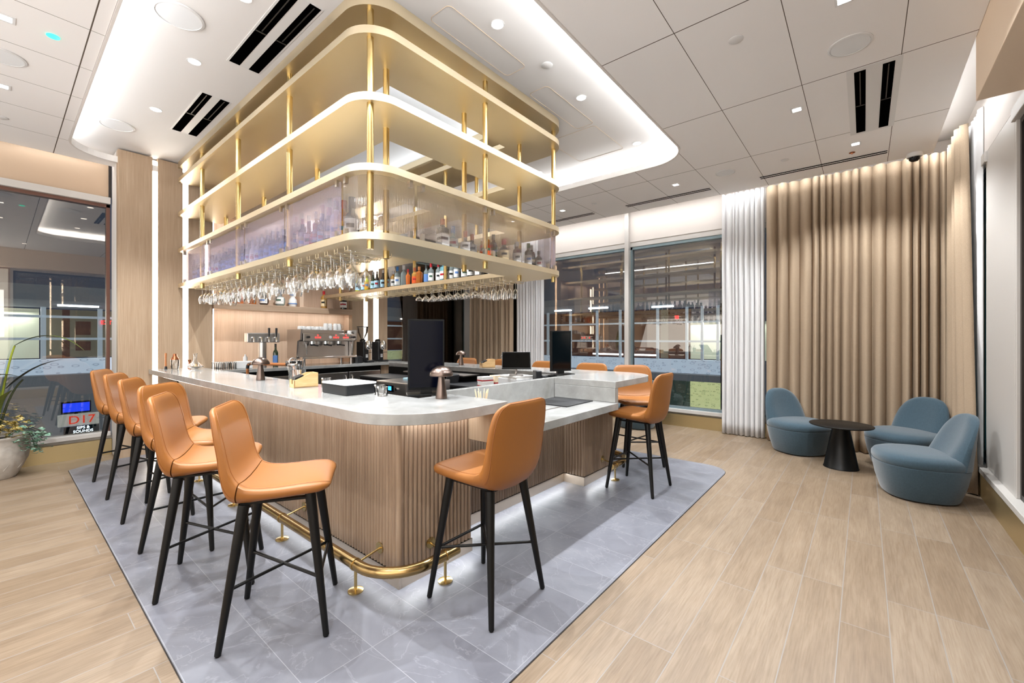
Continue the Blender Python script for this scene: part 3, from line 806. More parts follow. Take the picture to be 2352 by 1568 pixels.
# ------------------------------------------------------------------ bottles
def glassmat(name, col, rough=0.06, tr=0.35):
    m = mat(name, col, rough, 0, spec=0.6, coat=0.5)
    nt = m.node_tree; out = nt.nodes['Material Output']; b = bsdf(m)
    t = nd(m, 'ShaderNodeBsdfTransparent'); t.inputs[0].default_value = lin(col)
    x = nd(m, 'ShaderNodeMixShader'); x.inputs[0].default_value = tr; lk(m, b.outputs[0], x.inputs[1]); lk(m, t.outputs[0], x.inputs[2]); lk(m, x.outputs[0], out.inputs[0])
    return m
glassmat('g_clear', '#c9d6d6', 0.05, 0.7); glassmat('g_blue', '#8fd0dc', 0.05, 0.55); glassmat('g_amber', '#b8641d', 0.05, 0.3); glassmat('g_orange', '#e07a34', 0.05, 0.3)
glassmat('g_dark', '#17110f', 0.08, 0.0); glassmat('g_green', '#22331c', 0.08, 0.05); glassmat('g_lime', '#c5c21d', 0.1, 0.1); glassmat('g_brown', '#3a1a0e', 0.06, 0.1); glassmat('g_gold', '#cf9d4e', 0.05, 0.35)
glassmat('g_red', '#5a1016', 0.06, 0.1); glassmat('g_white', '#e3e3e3', 0.2, 0.0); glassmat('g_black', '#0d0d0e', 0.15, 0.0); glassmat('g_honey', '#d98d1e', 0.05, 0.3)
for n_, c_ in (('c_black', '#161616'), ('c_red', '#b3202a'), ('c_blue', '#2d6fb0'), ('c_copper', '#b4633f'), ('c_silver', '#b9b9bb'), ('c_green', '#2c5a33'), ('c_white', '#e6e6e6'), ('c_wood', '#a5673a'), ('c_grey', '#4a5055')):
    mat(n_, c_, 0.4, 0.3 if n_ in ('c_silver', 'c_copper') else 0)
for n_, c_ in (('l_white', '#e9e7e2'), ('l_cream', '#e5cfa4'), ('l_orange', '#dc5b22'), ('l_black', '#141414'), ('l_red', '#a8222b'), ('l_blue', '#5d86c4'), ('l_sky', '#a9cde0'), ('l_yellow', '#e0a52c'), ('l_green', '#3a5a44')):
    mat(n_, c_, 0.6)
PROF = {   # body radius, shoulder, neck : (r, z) in fractions of height 1 (body radius given separately)
    'wine': [(1, 0), (1, .60), (.85, .67), (.40, .74), (.36, .92)],
    'spirit': [(.96, 0), (1, .02), (1, .60), (.88, .67), (.42, .73), (.40, .86)],
    'round': [(.6, 0), (.86, .06), (1, .25), (.96, .42), (.65, .55), (.36, .60), (.36, .78)],
    'square': [(.98, 0), (1, .02), (1, .66), (.80, .71), (.38, .74), (.38, .86)],
    'squat': [(.98, 0), (1, .03), (1, .50), (.8, .60), (.45, .66), (.42, .80)],
    'taper': [(.80, 0), (1, .55), (.9, .64), (.40, .72), (.38, .88)],
    'champ': [(1, 0), (1, .42), (.85, .55), (.45, .70), (.36, .92)],
}
bcache = {}
def bottle(kind, r, h, gl, cap, lab, x, y, z, label, group, rz=0, lz=(0.12, 0.5), capmat_h=0.11, mark=None):
    key = (kind, r, h, gl, cap, lab, lz, mark)
    if key in bcache:
        return dup(bcache[key], (x, y, z), rz, label, group)
    pr = [(0, 0)] + [(a * r, c * h) for a, c in PROF[kind]]
    n = 4 if kind == 'square' else 16
    top = pr[-1]
    b = MB(); b.lathe(pr + [(0, top[1])], n=n if n == 16 else 16)
    if kind == 'square':
        b.v = [(max(-r * .82, min(r * .82, vx)), max(-r * .82, min(r * .82, vy)), vz) for vx, vy, vz in b.v]
    o = b.build('bottle', gl); tag(o, label, 'bottle', group); o.location = (x, y, z); o.rotation_euler[2] = rz
    b = MB(); ct = top[1]; b.lathe([(top[0] * 1.12, ct * 0.93), (top[0] * 1.12, h), (0, h)], n=12)
    plabel(b.build('cap', cap, o), {'c_black': 'black cap', 'c_red': 'red cap', 'c_blue': 'blue cap', 'c_copper': 'copper-coloured cap', 'c_silver': 'silver cap', 'c_green': 'green cap', 'c_white': 'white cap', 'c_wood': 'wooden stopper', 'c_grey': 'grey cap'}[cap])
    if lab:
        b = MB()
        rr = r * (0.83 if kind == 'square' else 1.0) + 0.0008
        vs = []; fs = []; N = 9
        if kind == 'square':
            wv = rr * 0.86
            b.add([(-rr, wv, lz[0] * h), (-rr, -rr, lz[0] * h), (wv, -rr, lz[0] * h), (-rr, wv, lz[1] * h), (-rr, -rr, lz[1] * h), (wv, -rr, lz[1] * h)], [(0, 1, 4, 3), (1, 2, 5, 4)])
        else:
            # wraps the side turned towards the room
            for i in range(N + 1):
                a = PI * 1.25 + (i / N - 0.5) * 2.3
                rl = rr * (1.0 if kind != 'round' else 0.985)
                vs += [(rl * math.cos(a), rl * math.sin(a), lz[0] * h), (rl * math.cos(a), rl * math.sin(a), lz[1] * h)]
            b.add(vs, [(2 * i, 2 * i + 2, 2 * i + 3, 2 * i + 1) for i in range(N)], True)
        lo = b.build('label', lab, o)
        # printed block on the label
        b = MB(); rr += 0.0008; vs = []
        z0 = (lz[0] * .55 + lz[1] * .45) * h; z1 = (lz[0] * .3 + lz[1] * .7) * h
        if kind == 'square':
            wv = rr * 0.5
            b.add([(-rr, wv, z0), (-rr, -rr, z0), (wv, -rr, z0), (-rr, wv, z1), (-rr, -rr, z1), (wv, -rr, z1)], [(0, 1, 4, 3), (1, 2, 5, 4)])
        else:
            for i in range(N + 1):
                a = PI * 1.25 + (i / N - 0.5) * 1.1
                vs += [(rr * math.cos(a), rr * math.sin(a), z0), (rr * math.cos(a), rr * math.sin(a), z1)]
            b.add(vs, [(2 * i, 2 * i + 2, 2 * i + 3, 2 * i + 1) for i in range(N)], True)
        b.build('label_print', mark or (['l_black', 'l_red', 'l_black', 'l_green', 'l_blue'][len(bcache) % 5] if lab != 'l_black' else 'l_cream'), lo)
    bcache[key] = o
    return o
ZS = 2.2375
# front leg, seen through and under the fluted glass (left to right)
front = [
    (2.36, 'square', .055, .30, 'g_black', 'c_copper', 'l_white', 'tall black square bottle with copper cap and white label'),
    (2.50, 'round', .055, .27, 'g_blue', 'c_blue', 'l_white', 'pale blue round bottle with blue cap and oval white label'),
    (2.62, 'round', .050, .24, 'g_dark', 'c_copper', 'l_white', 'dark round bottle with copper stopper, left of its twin'),
    (2.735, 'round', .050, .24, 'g_dark', 'c_copper', 'l_white', 'dark round bottle with copper stopper, right of its twin'),
    (2.88, 'square', .050, .29, 'g_honey', 'c_blue', 'l_orange', 'amber bottle with bright orange label and blue cap'),
    (3.02, 'spirit', .043, .30, 'g_brown', 'c_black', 'l_green', 'brown bottle with black cap and dark green label'),
    (3.14, 'squat', .055, .27, 'g_brown', 'c_red', 'l_cream', 'squat bottle with red cap and wide cream label'),
    (3.245, 'spirit', .040, .29, 'g_gold', 'c_silver', 'l_white', 'pale gold bottle with silver cap behind the cream-labelled one'),
    (3.345, 'spirit', .045, .28, 'g_red', 'c_silver', 'l_white', 'dark red bottle with silver cap and white label'),
    (3.44, 'spirit', .040, .30, 'g_dark', 'c_grey', 'l_cream', 'dark bottle with grey cap and narrow cream label'),
    (3.53, 'spirit', .042, .30, 'g_dark', 'c_green', 'l_white', 'dark bottle with green neck and tall white label'),
    (3.625, 'square', .043, .30, 'g_red', 'c_silver', 'l_black', 'square red-brown bottle with black slanted label'),
    (3.715, 'taper', .040, .24, 'g_brown', 'c_black', 'l_white', 'small brown bottle with white label at the right end of the row'),
]
for i, (x, kind, r, h, g, c, l, lab) in enumerate(front):
    bottle(kind, r * .93, h * .84, g, c, l, x, 2.70 + (0.03 if i % 2 else 0) + (0.06 if i in (7, 9) else 0), ZS, lab + ', front shelf', 'bottles on the front brass shelf')
# left leg: many bottles in two rows behind the fluted glass
kinds = [('wine', .038, .32, 'g_red', 'c_red', 'l_cream', 'dark red wine bottle'), ('wine', .038, .33, 'g_green', 'c_green', 'l_white', 'green wine bottle'), ('squat', .048, .24, 'g_orange', 'c_copper', 'l_red', 'squat orange bottle'),
         ('spirit', .038, .30, 'g_dark', 'c_blue', 'l_sky', 'dark bottle with sky-blue label'), ('spirit', .044, .33, 'g_dark', 'c_red', 'l_black', 'black bottle with red cap'), ('spirit', .048, .36, 'g_white', 'c_green', 'l_white', 'tall white bottle'),
         ('spirit', .046, .34, 'g_honey', 'c_copper', 'l_yellow', 'amber bottle with yellow label'), ('squat', .055, .34, 'g_dark', 'c_black', 'l_white', 'dark wide bottle')]
seq = [7, 6, 5, 4, 3, 2, 1, 0]
y = 3.02; n = 0
for k in seq:
    kd = kinds[k]
    bottle(*kd[:6], 1.73, y, ZS, kd[6] + ', %s behind the left fluted glass' % ORD[n], 'bottles behind the left fluted glass'); y += 0.118; n += 1
y += 0.10
blues = [('spirit', .040, .28, 'g_dark', 'c_grey', 'l_blue', 'dark bottle with blue label'), ('spirit', .040, .28, 'g_black', 'c_silver', 'l_blue', 'black bottle with silver cap and blue label'), ('spirit', .040, .29, 'g_white', 'c_silver', 'l_white', 'white-labelled pale bottle'), ('wine', .038, .30, 'g_dark', 'c_black', 'l_blue', 'slim dark bottle with blue label')]
i = 0
while y < 6.85:
    kd = blues[[0, 1, 0, 3, 0, 1, 2, 2, 3, 1][i % 10]]
    bottle(*kd[:6], 1.71, y, ZS, kd[6] + ', %s behind the left fluted glass' % ORD[n], 'bottles behind the left fluted glass')
    if i % 2 == 0: bottle('spirit', .040, .30, ['g_amber', 'g_clear', 'g_dark'][i // 2 % 3], 'c_black', 'l_cream', 1.87, y + 0.03, ZS, '%s bottle with cream label, %s in the rear row of the left shelf' % (['amber', 'clear', 'dark'][i // 2 % 3], ORD[i // 2]), 'rear row of bottles on the left shelf')
    y += 0.122; i += 1; n += 1
# far leg: the visible row on the inner edge (from the right, near end, to the far end)
far = [
    ('spirit', .042, .19, 'g_amber', 'c_black', None, 'amber bottle'), ('spirit', .042, .20, 'g_gold', 'c_black', 'l_cream', 'golden bottle with cream label'), ('spirit', .045, .22, 'g_dark', 'c_black', 'l_white', 'short dark bottle with small white label'),
    ('square', .050, .24, 'g_black', 'c_black', None, 'plain black square bottle'),
    ('square', .052, .28, 'g_brown', 'c_black', 'l_white', 'dark brown square bottle with white label'), ('squat', .054, .30, 'g_black', 'c_black', 'l_white', 'black apothecary bottle with white diamond label, nearer one'), ('squat', .054, .28, 'g_black', 'c_black', 'l_white', 'black apothecary bottle with white diamond label, farther one'),
    ('spirit', .043, .31, 'g_clear', 'c_white', 'l_white', 'clear bottle with white cap, nearer one'), ('spirit', .043, .30, 'g_clear', 'c_white', 'l_white', 'clear bottle with white cap, farther one'),
    ('square', .050, .31, 'g_blue', 'c_black', 'l_white', 'bright blue square bottle with black cap'), ('spirit', .040, .30, 'g_clear', 'c_red', 'l_white', 'clear bottle with red cap, nearer one'), ('spirit', .042, .31, 'g_clear', 'c_red', 'l_white', 'clear bottle with red cap, farther one'),
    ('spirit', .036, .31, 'g_clear', 'c_grey', 'l_blue', 'slim clear bottle with grey cap'), ('square', .050, .29, 'g_amber', 'c_wood', None, 'amber bottle with wooden stopper'), ('spirit', .045, .29, 'g_gold', 'c_copper', 'l_orange', 'golden bottle with orange label near the brass post'),
    ('taper', .036, .28, 'g_orange', 'c_red', None, 'tapered orange bottle'), ('spirit', .048, .36, 'g_clear', 'c_silver', None, 'tall frosted bottle with silver cap'), ('spirit', .046, .35, 'g_clear', 'c_blue', 'l_white', 'tall clear bottle with blue pourer'), ('spirit', .050, .30, 'g_gold', 'c_silver', 'l_white', 'pale golden bottle with white label'),
    ('champ', .047, .33, 'g_dark', 'c_silver', 'l_sky', 'dark sparkling wine bottle, first'), ('champ', .047, .34, 'g_dark', 'c_silver', 'l_sky', 'dark sparkling wine bottle, second'), ('champ', .047, .33, 'g_dark', 'c_silver', 'l_sky', 'dark sparkling wine bottle, third'), ('champ', .047, .34, 'g_green', 'c_silver', 'l_sky', 'dark green sparkling wine bottle'),
    ('champ', .047, .33, 'g_lime', 'c_silver', 'l_yellow', 'lime yellow sparkling wine bottle'), ('champ', .047, .33, 'g_dark', 'c_silver', 'l_sky', 'dark sparkling wine bottle, last'), ('champ', .047, .34, 'g_lime', 'c_silver', 'l_sky', 'lime yellow wine bottle at the far end')]
y = 3.20
for i, kd in enumerate(far):
    bottle(kd[0], kd[1] * .93, kd[2] * .86, *kd[3:6], 3.70 if i % 2 else 3.72, y, ZS, kd[6] + ', on the far brass shelf', 'bottles on the far brass shelf'); y += 0.098 if i < 4 else 0.125
    if kd[0] == 'champ': y += 0.01
    if y > 7.05: break
# niche shelf
nb = [(3.98, 'square', .055, .27, 'g_black', 'c_black', 'l_white', 'black square bottle with white diamond label'), (3.62, 'spirit', .050, .30, 'g_gold', 'c_red', 'l_cream', 'golden bottle with round label and red cap'),
      (2.90, 'round', .075, .27, 'g_clear', 'c_blue', 'l_white', 'round clear bottle with blue stopper'), (2.66, 'round', .07, .22, 'g_brown', 'c_black', 'l_white', 'dark horseshoe-shaped bottle'), (2.50, 'square', .055, .24, 'g_amber', 'c_black', None, 'brown square bottle'),
      (2.33, 'spirit', .045, .26, 'g_orange', 'c_copper', 'l_orange', 'small orange bottle'), (2.22, 'spirit', .040, .28, 'g_orange', 'c_red', 'l_red', 'orange bottle with red label'), (2.10, 'wine', .042, .40, 'g_gold', 'c_red', 'l_yellow', 'tall bottle with red cap')]
for x, kind, r, h, g, c, l, lab in nb:
    bottle(kind, r, h, g, c, l, x, WY + 0.09, 2.021, lab + ', on the niche shelf', 'bottles on the niche shelf')
# white and blue ceramic decanter
o = thing('ceramic_decanter', 'white ceramic decanter with blue painting on the niche shelf', 'decanter', (3.10, WY + 0.10, 2.021))
b = MB(); b.lathe([(0, 0), (.055, .002), (.066, .05), (.06, .11), (.035, .15), (.033, .16), (.045, .19), (.05, .22), (.03, .26), (0, .27)], n=20); b.build('body', 'porcelain', o)
b = MB(); b.lathe([(.0672, .04), (.0672, .055)], n=20, cap=False); b.lathe([(.0455, .185), (.0475, .195)], n=20, cap=False); b.build('painted_band', 'l_blue', o)

# ================================================================== BAR STOOLS
def catmull(P, n):
    out = []
    for i in range(len(P) - 1):
        p0 = P[max(i - 1, 0)]; p1 = P[i]; p2 = P[i + 1]; p3 = P[min(i + 2, len(P) - 1)]
        for k in range(n):
            t = k / n
            out.append(tuple(0.5 * ((2 * p1[j]) + (-p0[j] + p2[j]) * t + (2 * p0[j] - 5 * p1[j] + 4 * p2[j] - p3[j]) * t * t + (-p0[j] + 3 * p1[j] - 3 * p2[j] + p3[j]) * t ** 3) for j in range(len(p1))))
    out.append(tuple(P[-1])); return out
def shell_part(b, secs, n=28, cap0=True, cap1=True):
    """secs: (ix, iz, ox, oz, w, lift) inner point, outer point, half width, side lift along the inner normal"""
    rings = []
    for (ix, iz, ox, oz, w, lift) in secs:
        I = Vector((ix, 0, iz)); O = Vector((ox, 0, oz)); nrm = (I - O).normalized()
        ring = []
        for k in range(n):
            a = 2 * PI * k / n; c, s_ = math.cos(a), math.sin(a)
            v = math.copysign(abs(c) ** 0.55, c); q = math.copysign(abs(s_) ** 0.62, s_)
            p = O.lerp(I, (q + 1) / 2) + nrm * (lift * abs(v) ** 2.6) - nrm * (0.004 * (1 - v * v) if q > 0 else 0)
            ring.append((p.x, v * w, p.z))
        rings.append(ring)
    pts = [p for r in rings for p in r]; b.grid(pts, len(rings), n, True, True)
    o = len(b.v) - len(pts)
    def cap(r0, flip):
        base = o + r0 * n; idx = tuple(base + k for k in range(n)); b.f.append(idx if flip else idx[::-1]); b.sm.append(False)
    if cap0: cap(0, True)
    if cap1: cap(len(rings) - 1, False)
    return rings
def make_stool():
    t = thing('bar_stool', 'x', 'bar stool', (0, 0, 0), 0, 'tan leather bar stools')
    W = 0.225
    # seat sections from the front lip to the bend
    seat = [(.250, .742, .248, .736, .135, .0), (.246, .758, .240, .722, .170, .0), (.228, .772, .215, .712, .200, .0), (.195, .779, .185, .706, .218, .002), (.13, .777, .13, .702, .228, .006), (.04, .768, .04, .693, .232, .012), (-.05, .762, -.04, .683, .231, .020), (-.115, .766, -.11, .672, .228, .03), (-.155, .778, -.175, .664, .222, .045)]
    seat = [(a, b_, c, d, w_ * 1.07, l_) for a, b_, c, d, w_, l_ in seat]
    seat = catmull(seat, 3)
    b = MB(); R1 = shell_part(b, seat); b.build('seat', 'tan_leather', t)
    back = [(-.158, .782, -.180, .665, .228, .045), (-.176, .800, -.212, .676, .229, .052), (-.196, .840, -.240, .720, .230, .056), (-.210, .90, -.256, .80, .228, .050), (-.224, .97, -.268, .90, .224, .042), (-.238, 1.04, -.280, .99, .218, .032), (-.250, 1.09, -.290, 1.065, .208, .024), (-.258, 1.125, -.296, 1.115, .192, .016), (-.266, 1.146, -.297, 1.140, .168, .008), (-.275, 1.156, -.292, 1.152, .135, .002)]
    back = [(a, b_, c, d, w_ * (1.07 + .06 * min(1, max(0, (b_ - .8) / .25))), l_) for a, b_, c, d, w_, l_ in back]
    back = catmull(back, 3)
    b = MB(); R2 = shell_part(b, back); bo = b.build('backrest', 'tan_leather', t)
    # welts: along the inner edge of the shell and round the rear cover
    def edge(rings, k): return [r[k] for r in rings]
    n = 28
    def off(p, d): return (p[0] + d[0], p[1] + d[1], p[2] + d[2])
    b = MB()
    # inner-edge welt
    a = edge(R1, 3) + edge(R2, 3); c = edge(R1, n // 2 - 3) + edge(R2, n // 2 - 3)
    b.tube(a[3:] + [r for r in R2[-1][3:n // 2 - 2]][1:-1] + c[3:][::-1], 0.0022, 5)
    # rear cover welt
    a2 = edge(R2, n - 2); c2 = edge(R2, n // 2 + 2)
    b.tube(a2[2:] + [R2[-1][k] for k in range(n - 3, n // 2 + 2, -1)] + c2[2:][::-1], 0.0022, 5)
    b.build('welt', 'leather_dark_seam', t)
    b = MB(); b.box(-.165, .165, -.155, -.125, .672, .684); b.box(-.165, .165, .125, .155, .672, .684); b.box(.13, .16, -.15, .15, .680, .692); b.box(-.15, -.12, -.15, .15, .655, .672)
    b.build('seat_frame', 'black_metal', t)
    ft = .235; tp = .150
    for sx in (1, -1):
        for sy in (1, -1):
            b = MB(); z1 = .700 if sx > 0 else .672
            P0 = (sx * tp, sy * tp * .98, z1); P1 = (sx * ft, sy * ft, 0.006)
            b.tube([P0, tuple(P0[i] * .5 + P1[i] * .5 for i in range(3)), P1], .0265, 12, r2=.0148)
            b.tube([(P1[0], P1[1], 0.006), (P1[0], P1[1], 0.0)], .011, 10)
            b.build('leg', 'black_wood', t)
    def at(sx, sy, z):
        f = (0.7 - z) / 0.7; return (sx * (tp + (ft - tp) * f), sy * (tp * .98 + (ft - tp * .98) * f), z)
    for p, q in ((at(1, 1, .285), at(-1, -1, .285)), (at(1, -1, .285), at(-1, 1, .285)), (at(1, 1, .285), at(1, -1, .285))):
        b = MB(); b.tube([p, q], .0085, 8); b.build('stretcher', 'black_metal', t)
    return t
st = make_stool()
D = math.radians
stools = [
    ((0.985, 2.410), D(-33), 'tan leather bar stool nearest the camera on the left, turned towards its right', 'tan leather bar stools'),
    ((0.880, 3.185), D(-26), 'tan leather bar stool directly behind the nearest left one, slightly turned', 'tan leather bar stools'),
    ((0.965, 3.876), D(-45), 'third tan leather bar stool from the camera in the left row', 'tan leather bar stools'),
    ((0.960, 4.70), D(-28), 'fourth tan leather bar stool from the camera in the left row', 'tan leather bar stools'),
    ((0.966, 5.50), D(-28), 'fifth tan leather bar stool from the camera in the left row', 'tan leather bar stools'),
    ((0.958, 6.28), D(-28), 'sixth tan leather bar stool, farthest in the left row by the window', 'tan leather bar stools'),
    ((1.835, 1.710), D(92), 'tan leather bar stool at the front corner of the bar, seen from behind', 'tan leather bar stools'),
    ((4.128, 1.755), D(90), 'tan leather bar stool at the right end of the bar, seen from behind', 'tan leather bar stools'),
    ((4.96, 2.12), TH + PI, 'tan leather bar stool facing the camera beyond the right end of the bar', 'tan leather bar stools'),
    ((4.98, 2.90), PI, 'tan leather bar stool behind the far counter, right of the second screen', 'tan leather bar stools'),
    ((4.98, 3.68), PI, 'tan leather bar stool behind the far counter, beyond the card reader', 'tan leather bar stools'),
    ((4.98, 4.50), PI, 'tan leather bar stool behind the far counter, between bamboo box and till', 'tan leather bar stools'),
    ((4.98, 5.35), PI, 'tan leather bar stool behind the far counter, beside the mushroom lamp', 'tan leather bar stools')]
for i, (p, a, l, g) in enumerate(stools):
    if i == 0: st.location = (p[0], p[1], 0.005); st.rotation_euler[2] = a; st['label'] = l
    else: dup(st, (p[0], p[1], 0.005), a, l, g)

# ================================================================== LOUNGE CHAIRS AND TABLE
def make_lounge():
    t = thing('lounge_chair', 'x', 'lounge chair', (0, 0, 0), 0, 'round blue lounge chairs')
    n = 40
    def outline(a_, w, d, z, ox=0.0):
        w *= .87; d *= .87
        # rounded D: facing +x
        pts = []
        for k in range(n):
            a = 2 * PI * k / n; c, s = math.cos(a), math.sin(a)
            e = 2 / 2.5
            pts.append((ox + d * math.copysign(abs(c) ** e, c), w * math.copysign(abs(s) ** e, s), z))
        return pts
    def loft(rings, name, m):
        b = MB(); b.grid([p for r in rings for p in r], len(rings), n, True, True)
        b.f.append(tuple(range(n - 1, -1, -1))); b.sm.append(False)
        o = (len(rings) - 1) * n; b.f.append(tuple(o + k for k in range(n))); b.sm.append(True)
        return b.build(name, m, t)
    loft([outline(0, .312, .300, .012), outline(0, .325, .312, .03), outline(0, .365, .355, .16), outline(0, .388, .380, .28), outline(0, .39, .385, .315), outline(0, .385, .38, .318)], 'base', 'blue_fabric')
    b = MB(); b.grid([p for r in [outline(0, .275, .26, 0.0), outline(0, .28, .265, .014)] for p in r], 2, n, True, True); b.f.append(tuple(range(n, 2 * n))); b.sm.append(False)
    b.build('foot_plinth', 'black_matte', t)
    loft([outline(0, .384, .378, .320), outline(0, .392, .388, .335), outline(0, .392, .388, .375), outline(0, .375, .365, .405), outline(0, .32, .31, .425), outline(0, .2, .2, .433), outline(0, .08, .08, .435)], 'seat', 'blue_fabric')
    # wrap-around back: rises from the rear half, tapering to the top
    rings = []
    N = 21; H = 16
    prof = [(.322, .340, .20), (.36, .338, .195), (.42, .330, .180), (.48, .322, .155), (.54, .312, .132), (.60, .298, .112), (.66, .276, .096), (.71, .245, .082), (.75, .205, .070), (.775, .160, .058), (.79, .105, .042), (.797, .04, .025)]
    prof = catmull(prof, 2)
    for (z, hw, th) in prof:
        f = (z - .32) / .48; oo = []; io = []
        for k in range(N):
            u = math.sin(PI / 2 * (2 * k / (N - 1) - 1)); y = hw * u * .87
            X = -.339 * (1 - min(1, abs(y / .3445)) ** 2.5) ** (1 / 2.5) - .045 * f
            tt = th * (1 - abs(u) ** 5 * .80)
            oo.append((X, y, z)); io.append((X + tt, y * .985, z + .004))
        rings.append(oo + io[::-1])
    H = len(rings)
    b = MB(); b.grid([p for r in rings for p in r], H, 2 * N, True, True)
    o = (H - 1) * 2 * N; b.f.append(tuple(o + k for k in range(2 * N))); b.sm.append(True)
    b.build('backrest', 'blue_fabric', t)
    return t
lc = make_lounge()
lc.location = (6.78, 0.67, 0.001); lc.rotation_euler[2] = D(-132); lc['label'] = 'blue fabric lounge chair left of the black table, against the beige curtain'
dup(lc, (6.76, -0.36, 0.001), D(142), 'blue fabric lounge chair in the corner, partly hidden by the hanging curtain', 'round blue lounge chairs')
dup(lc, (5.62, -0.40, 0.001), D(106), 'blue fabric lounge chair nearest the camera, right of the black table', 'round blue lounge chairs')
dup(lc, (6.92, 2.98, 0.001), D(180), 'blue fabric lounge chair by the window behind the bar stools', 'round blue lounge chairs')
t = thing('side_table', 'round black side table with a cone-shaped pedestal between blue chairs', 'table', (6.26, 0.21, 0.001))
b = MB(); b.lathe([(0, .484), (.235, .484), (.30, .487), (.305, .493), (.305, .499), (.30, .503), (0, .503)], n=48); b.build('tabletop', 'black_wood', t)
b = MB(); b.lathe([(.17, 0), (.17, .006), (.165, .012), (.085, .455), (.09, .465), (.11, .470), (.11, .484)], n=36); b.build('pedestal', 'black_metal', t)

# ================================================================== CURTAINS
def curtain(name, m, path, z0, z1, folds, amp, label, cat='curtain', seed=1, hem=None, flare=1.35, thick=0.0, splay=0.0):
    rr = random.Random(seed)
    P = [Vector((p[0], p[1])) for p in path]
    segs = [(P[i + 1] - P[i]).length for i in range(len(P) - 1)]; L = sum(segs)
    nx = folds * 12; nz = 22
    ph = []; wid = [0.6 + 0.9 * rr.random() for _ in range(folds)]; S = sum(wid); acc = 0; bounds = [0]
    for w_ in wid: acc += w_ / S; bounds.append(acc)
    am = [0.65 + 0.6 * rr.random() for _ in range(folds)]
    drift = [rr.uniform(-.25, .25) for _ in range(folds)]
    def pos(s, fz=0):
        d = s * (L - splay * fz)
        for i, sl in enumerate(segs):
            if d <= sl or i == len(segs) - 1:
                t = (P[i + 1] - P[i]).normalized(); 
                return P[i] + t * d, Vector((t.y, -t.x))
            d -= sl
    pts = []
    for j in range(nz):
        fz = j / (nz - 1); z = z0 + (z1 - z0) * fz
        for i in range(nx + 1):
            s = i / nx
            k = min(folds - 1, max(0, next((q for q in range(folds) if s <= bounds[q + 1] + 1e-9), folds - 1)))
            u = (s - bounds[k]) / (bounds[k + 1] - bounds[k])
            g = (flare - (flare - 1) * fz)
            A = amp * am[k] * g
            wob = 0.25 * math.sin(3.1 * fz + 6 * drift[k])
            off = A * (math.sin(PI * min(1, max(0, u))) ** 0.8) * (1 if True else -1)
            # pinch: the valley between two folds stays sharp; sway low down
            off += A * 0.35 * wob * math.sin(2 * PI * u)
            q, nr = pos(s, fz); p = q + nr * (-off)
            pts.append((p.x, p.y, z + (0.004 * math.sin(9 * s * folds) if j == 0 else 0)))
    b = MB(); b.grid(pts, nz, nx + 1, True)
    o = b.build(name, m, recalc=False)
    tag(o, label, cat)
    for p_ in o.data.polygons: pass
    sd = o.modifiers.new('cloth', 'SOLIDIFY'); sd.thickness = 0.003
    return o
curtain('curtain', 'curtain_beige', [(7.30, -0.86), (7.30, 1.12)], 0.012, 3.74, 19, 0.085, 'long beige curtain covering the corner of the back window wall', seed=4, flare=1.3)
curtain('curtain', 'curtain_beige', [(7.17, -0.835), (5.94, -0.835)], 0.012, 3.74, 8, -0.085, 'beige curtain hanging along the right window wall behind the nearest lounge chair', seed=9, flare=1.2, splay=0.5)
curtain('sheer_curtain', 'sheer_white', [(7.34, 1.15), (7.34, 1.74)], 0.012, 3.76, 9, 0.05, 'white sheer curtain beside the beige curtain at the back window', seed=3, flare=1.2)
curtain('curtain', 'curtain_beige', [(7.28, 5.98), (7.28, 7.28)], 0.012, 3.74, 13, 0.08, 'beige curtain seen behind the far counter in the far corner', seed=12, flare=1.2)
curtain('sheer_curtain', 'sheer_white', [(7.34, 5.2), (7.34, 5.93)], 0.012, 3.76, 10, 0.045, 'white sheer curtain seen behind the till, left of the tall windows', seed=15, flare=1.2)
curtain('sheer_curtain', 'sheer_white', [(6.75, -0.893), (6.12, -0.893)], 0.012, 3.76, 6, -0.035, 'grey-white sheer curtain edge by the right window frame', seed=21, flare=1.1)

# ================================================================== CEILING FIXTURES
ZT_, ZL = 3.88, 3.70
def speaker(x, y, z, r, label):
    t = thing('ceiling_speaker', label, 'speaker', (x, y, z), 0, 'round ceiling speakers')
    b = MB(); b.lathe([(r, -0.001), (r, -.007), (r * .9, -.010), (r * .89, -.004), (0, -.004)], n=40); b.build('rim', 'white_plastic', t)
    b = MB(); b.lathe([(0, -.0045), (r * .885, -.0045), (r * .885, -.0075), (0, -.009)], n=40); b.build('grille', 'speaker_grille', t)
speaker(0.854, 3.894, ZT_, .155, 'large round speaker in the ceiling tray, left, nearer the camera')
speaker(0.849, 6.425, ZT_, .155, 'large round speaker in the ceiling tray near the wood wall')
speaker(4.074, 0.083, ZL, .135, 'round speaker in the right ceiling beside the double slot vent')
speaker(6.155, 1.42, ZL, .12, 'small round speaker in the ceiling near the beige curtain')
speaker(0.02, 5.175, ZL, .135, 'round speaker in the left ceiling cut by the frame edge')
def downlight(x, y, z, label, e=70, ang=100, r=.052):
    t = thing('downlight', label, 'downlight', (x, y, z), 0, 'round recessed downlights')
    b = MB(); b.lathe([(r, -.0005), (r, -.004), (r * .88, -.003), (r * .55, .012)], n=28, cap=False); b.build('trim_ring', 'white_plastic', t)
    b = MB(); b.lathe([(r * .87, -.0022), (0, -.0022)], n=24, cap=False); b.build('lens', 'led_white', t)
    spot('downlight_beam', (0, 0, -0.02), e, ang, 0.55, WHITE, 0.014, t)
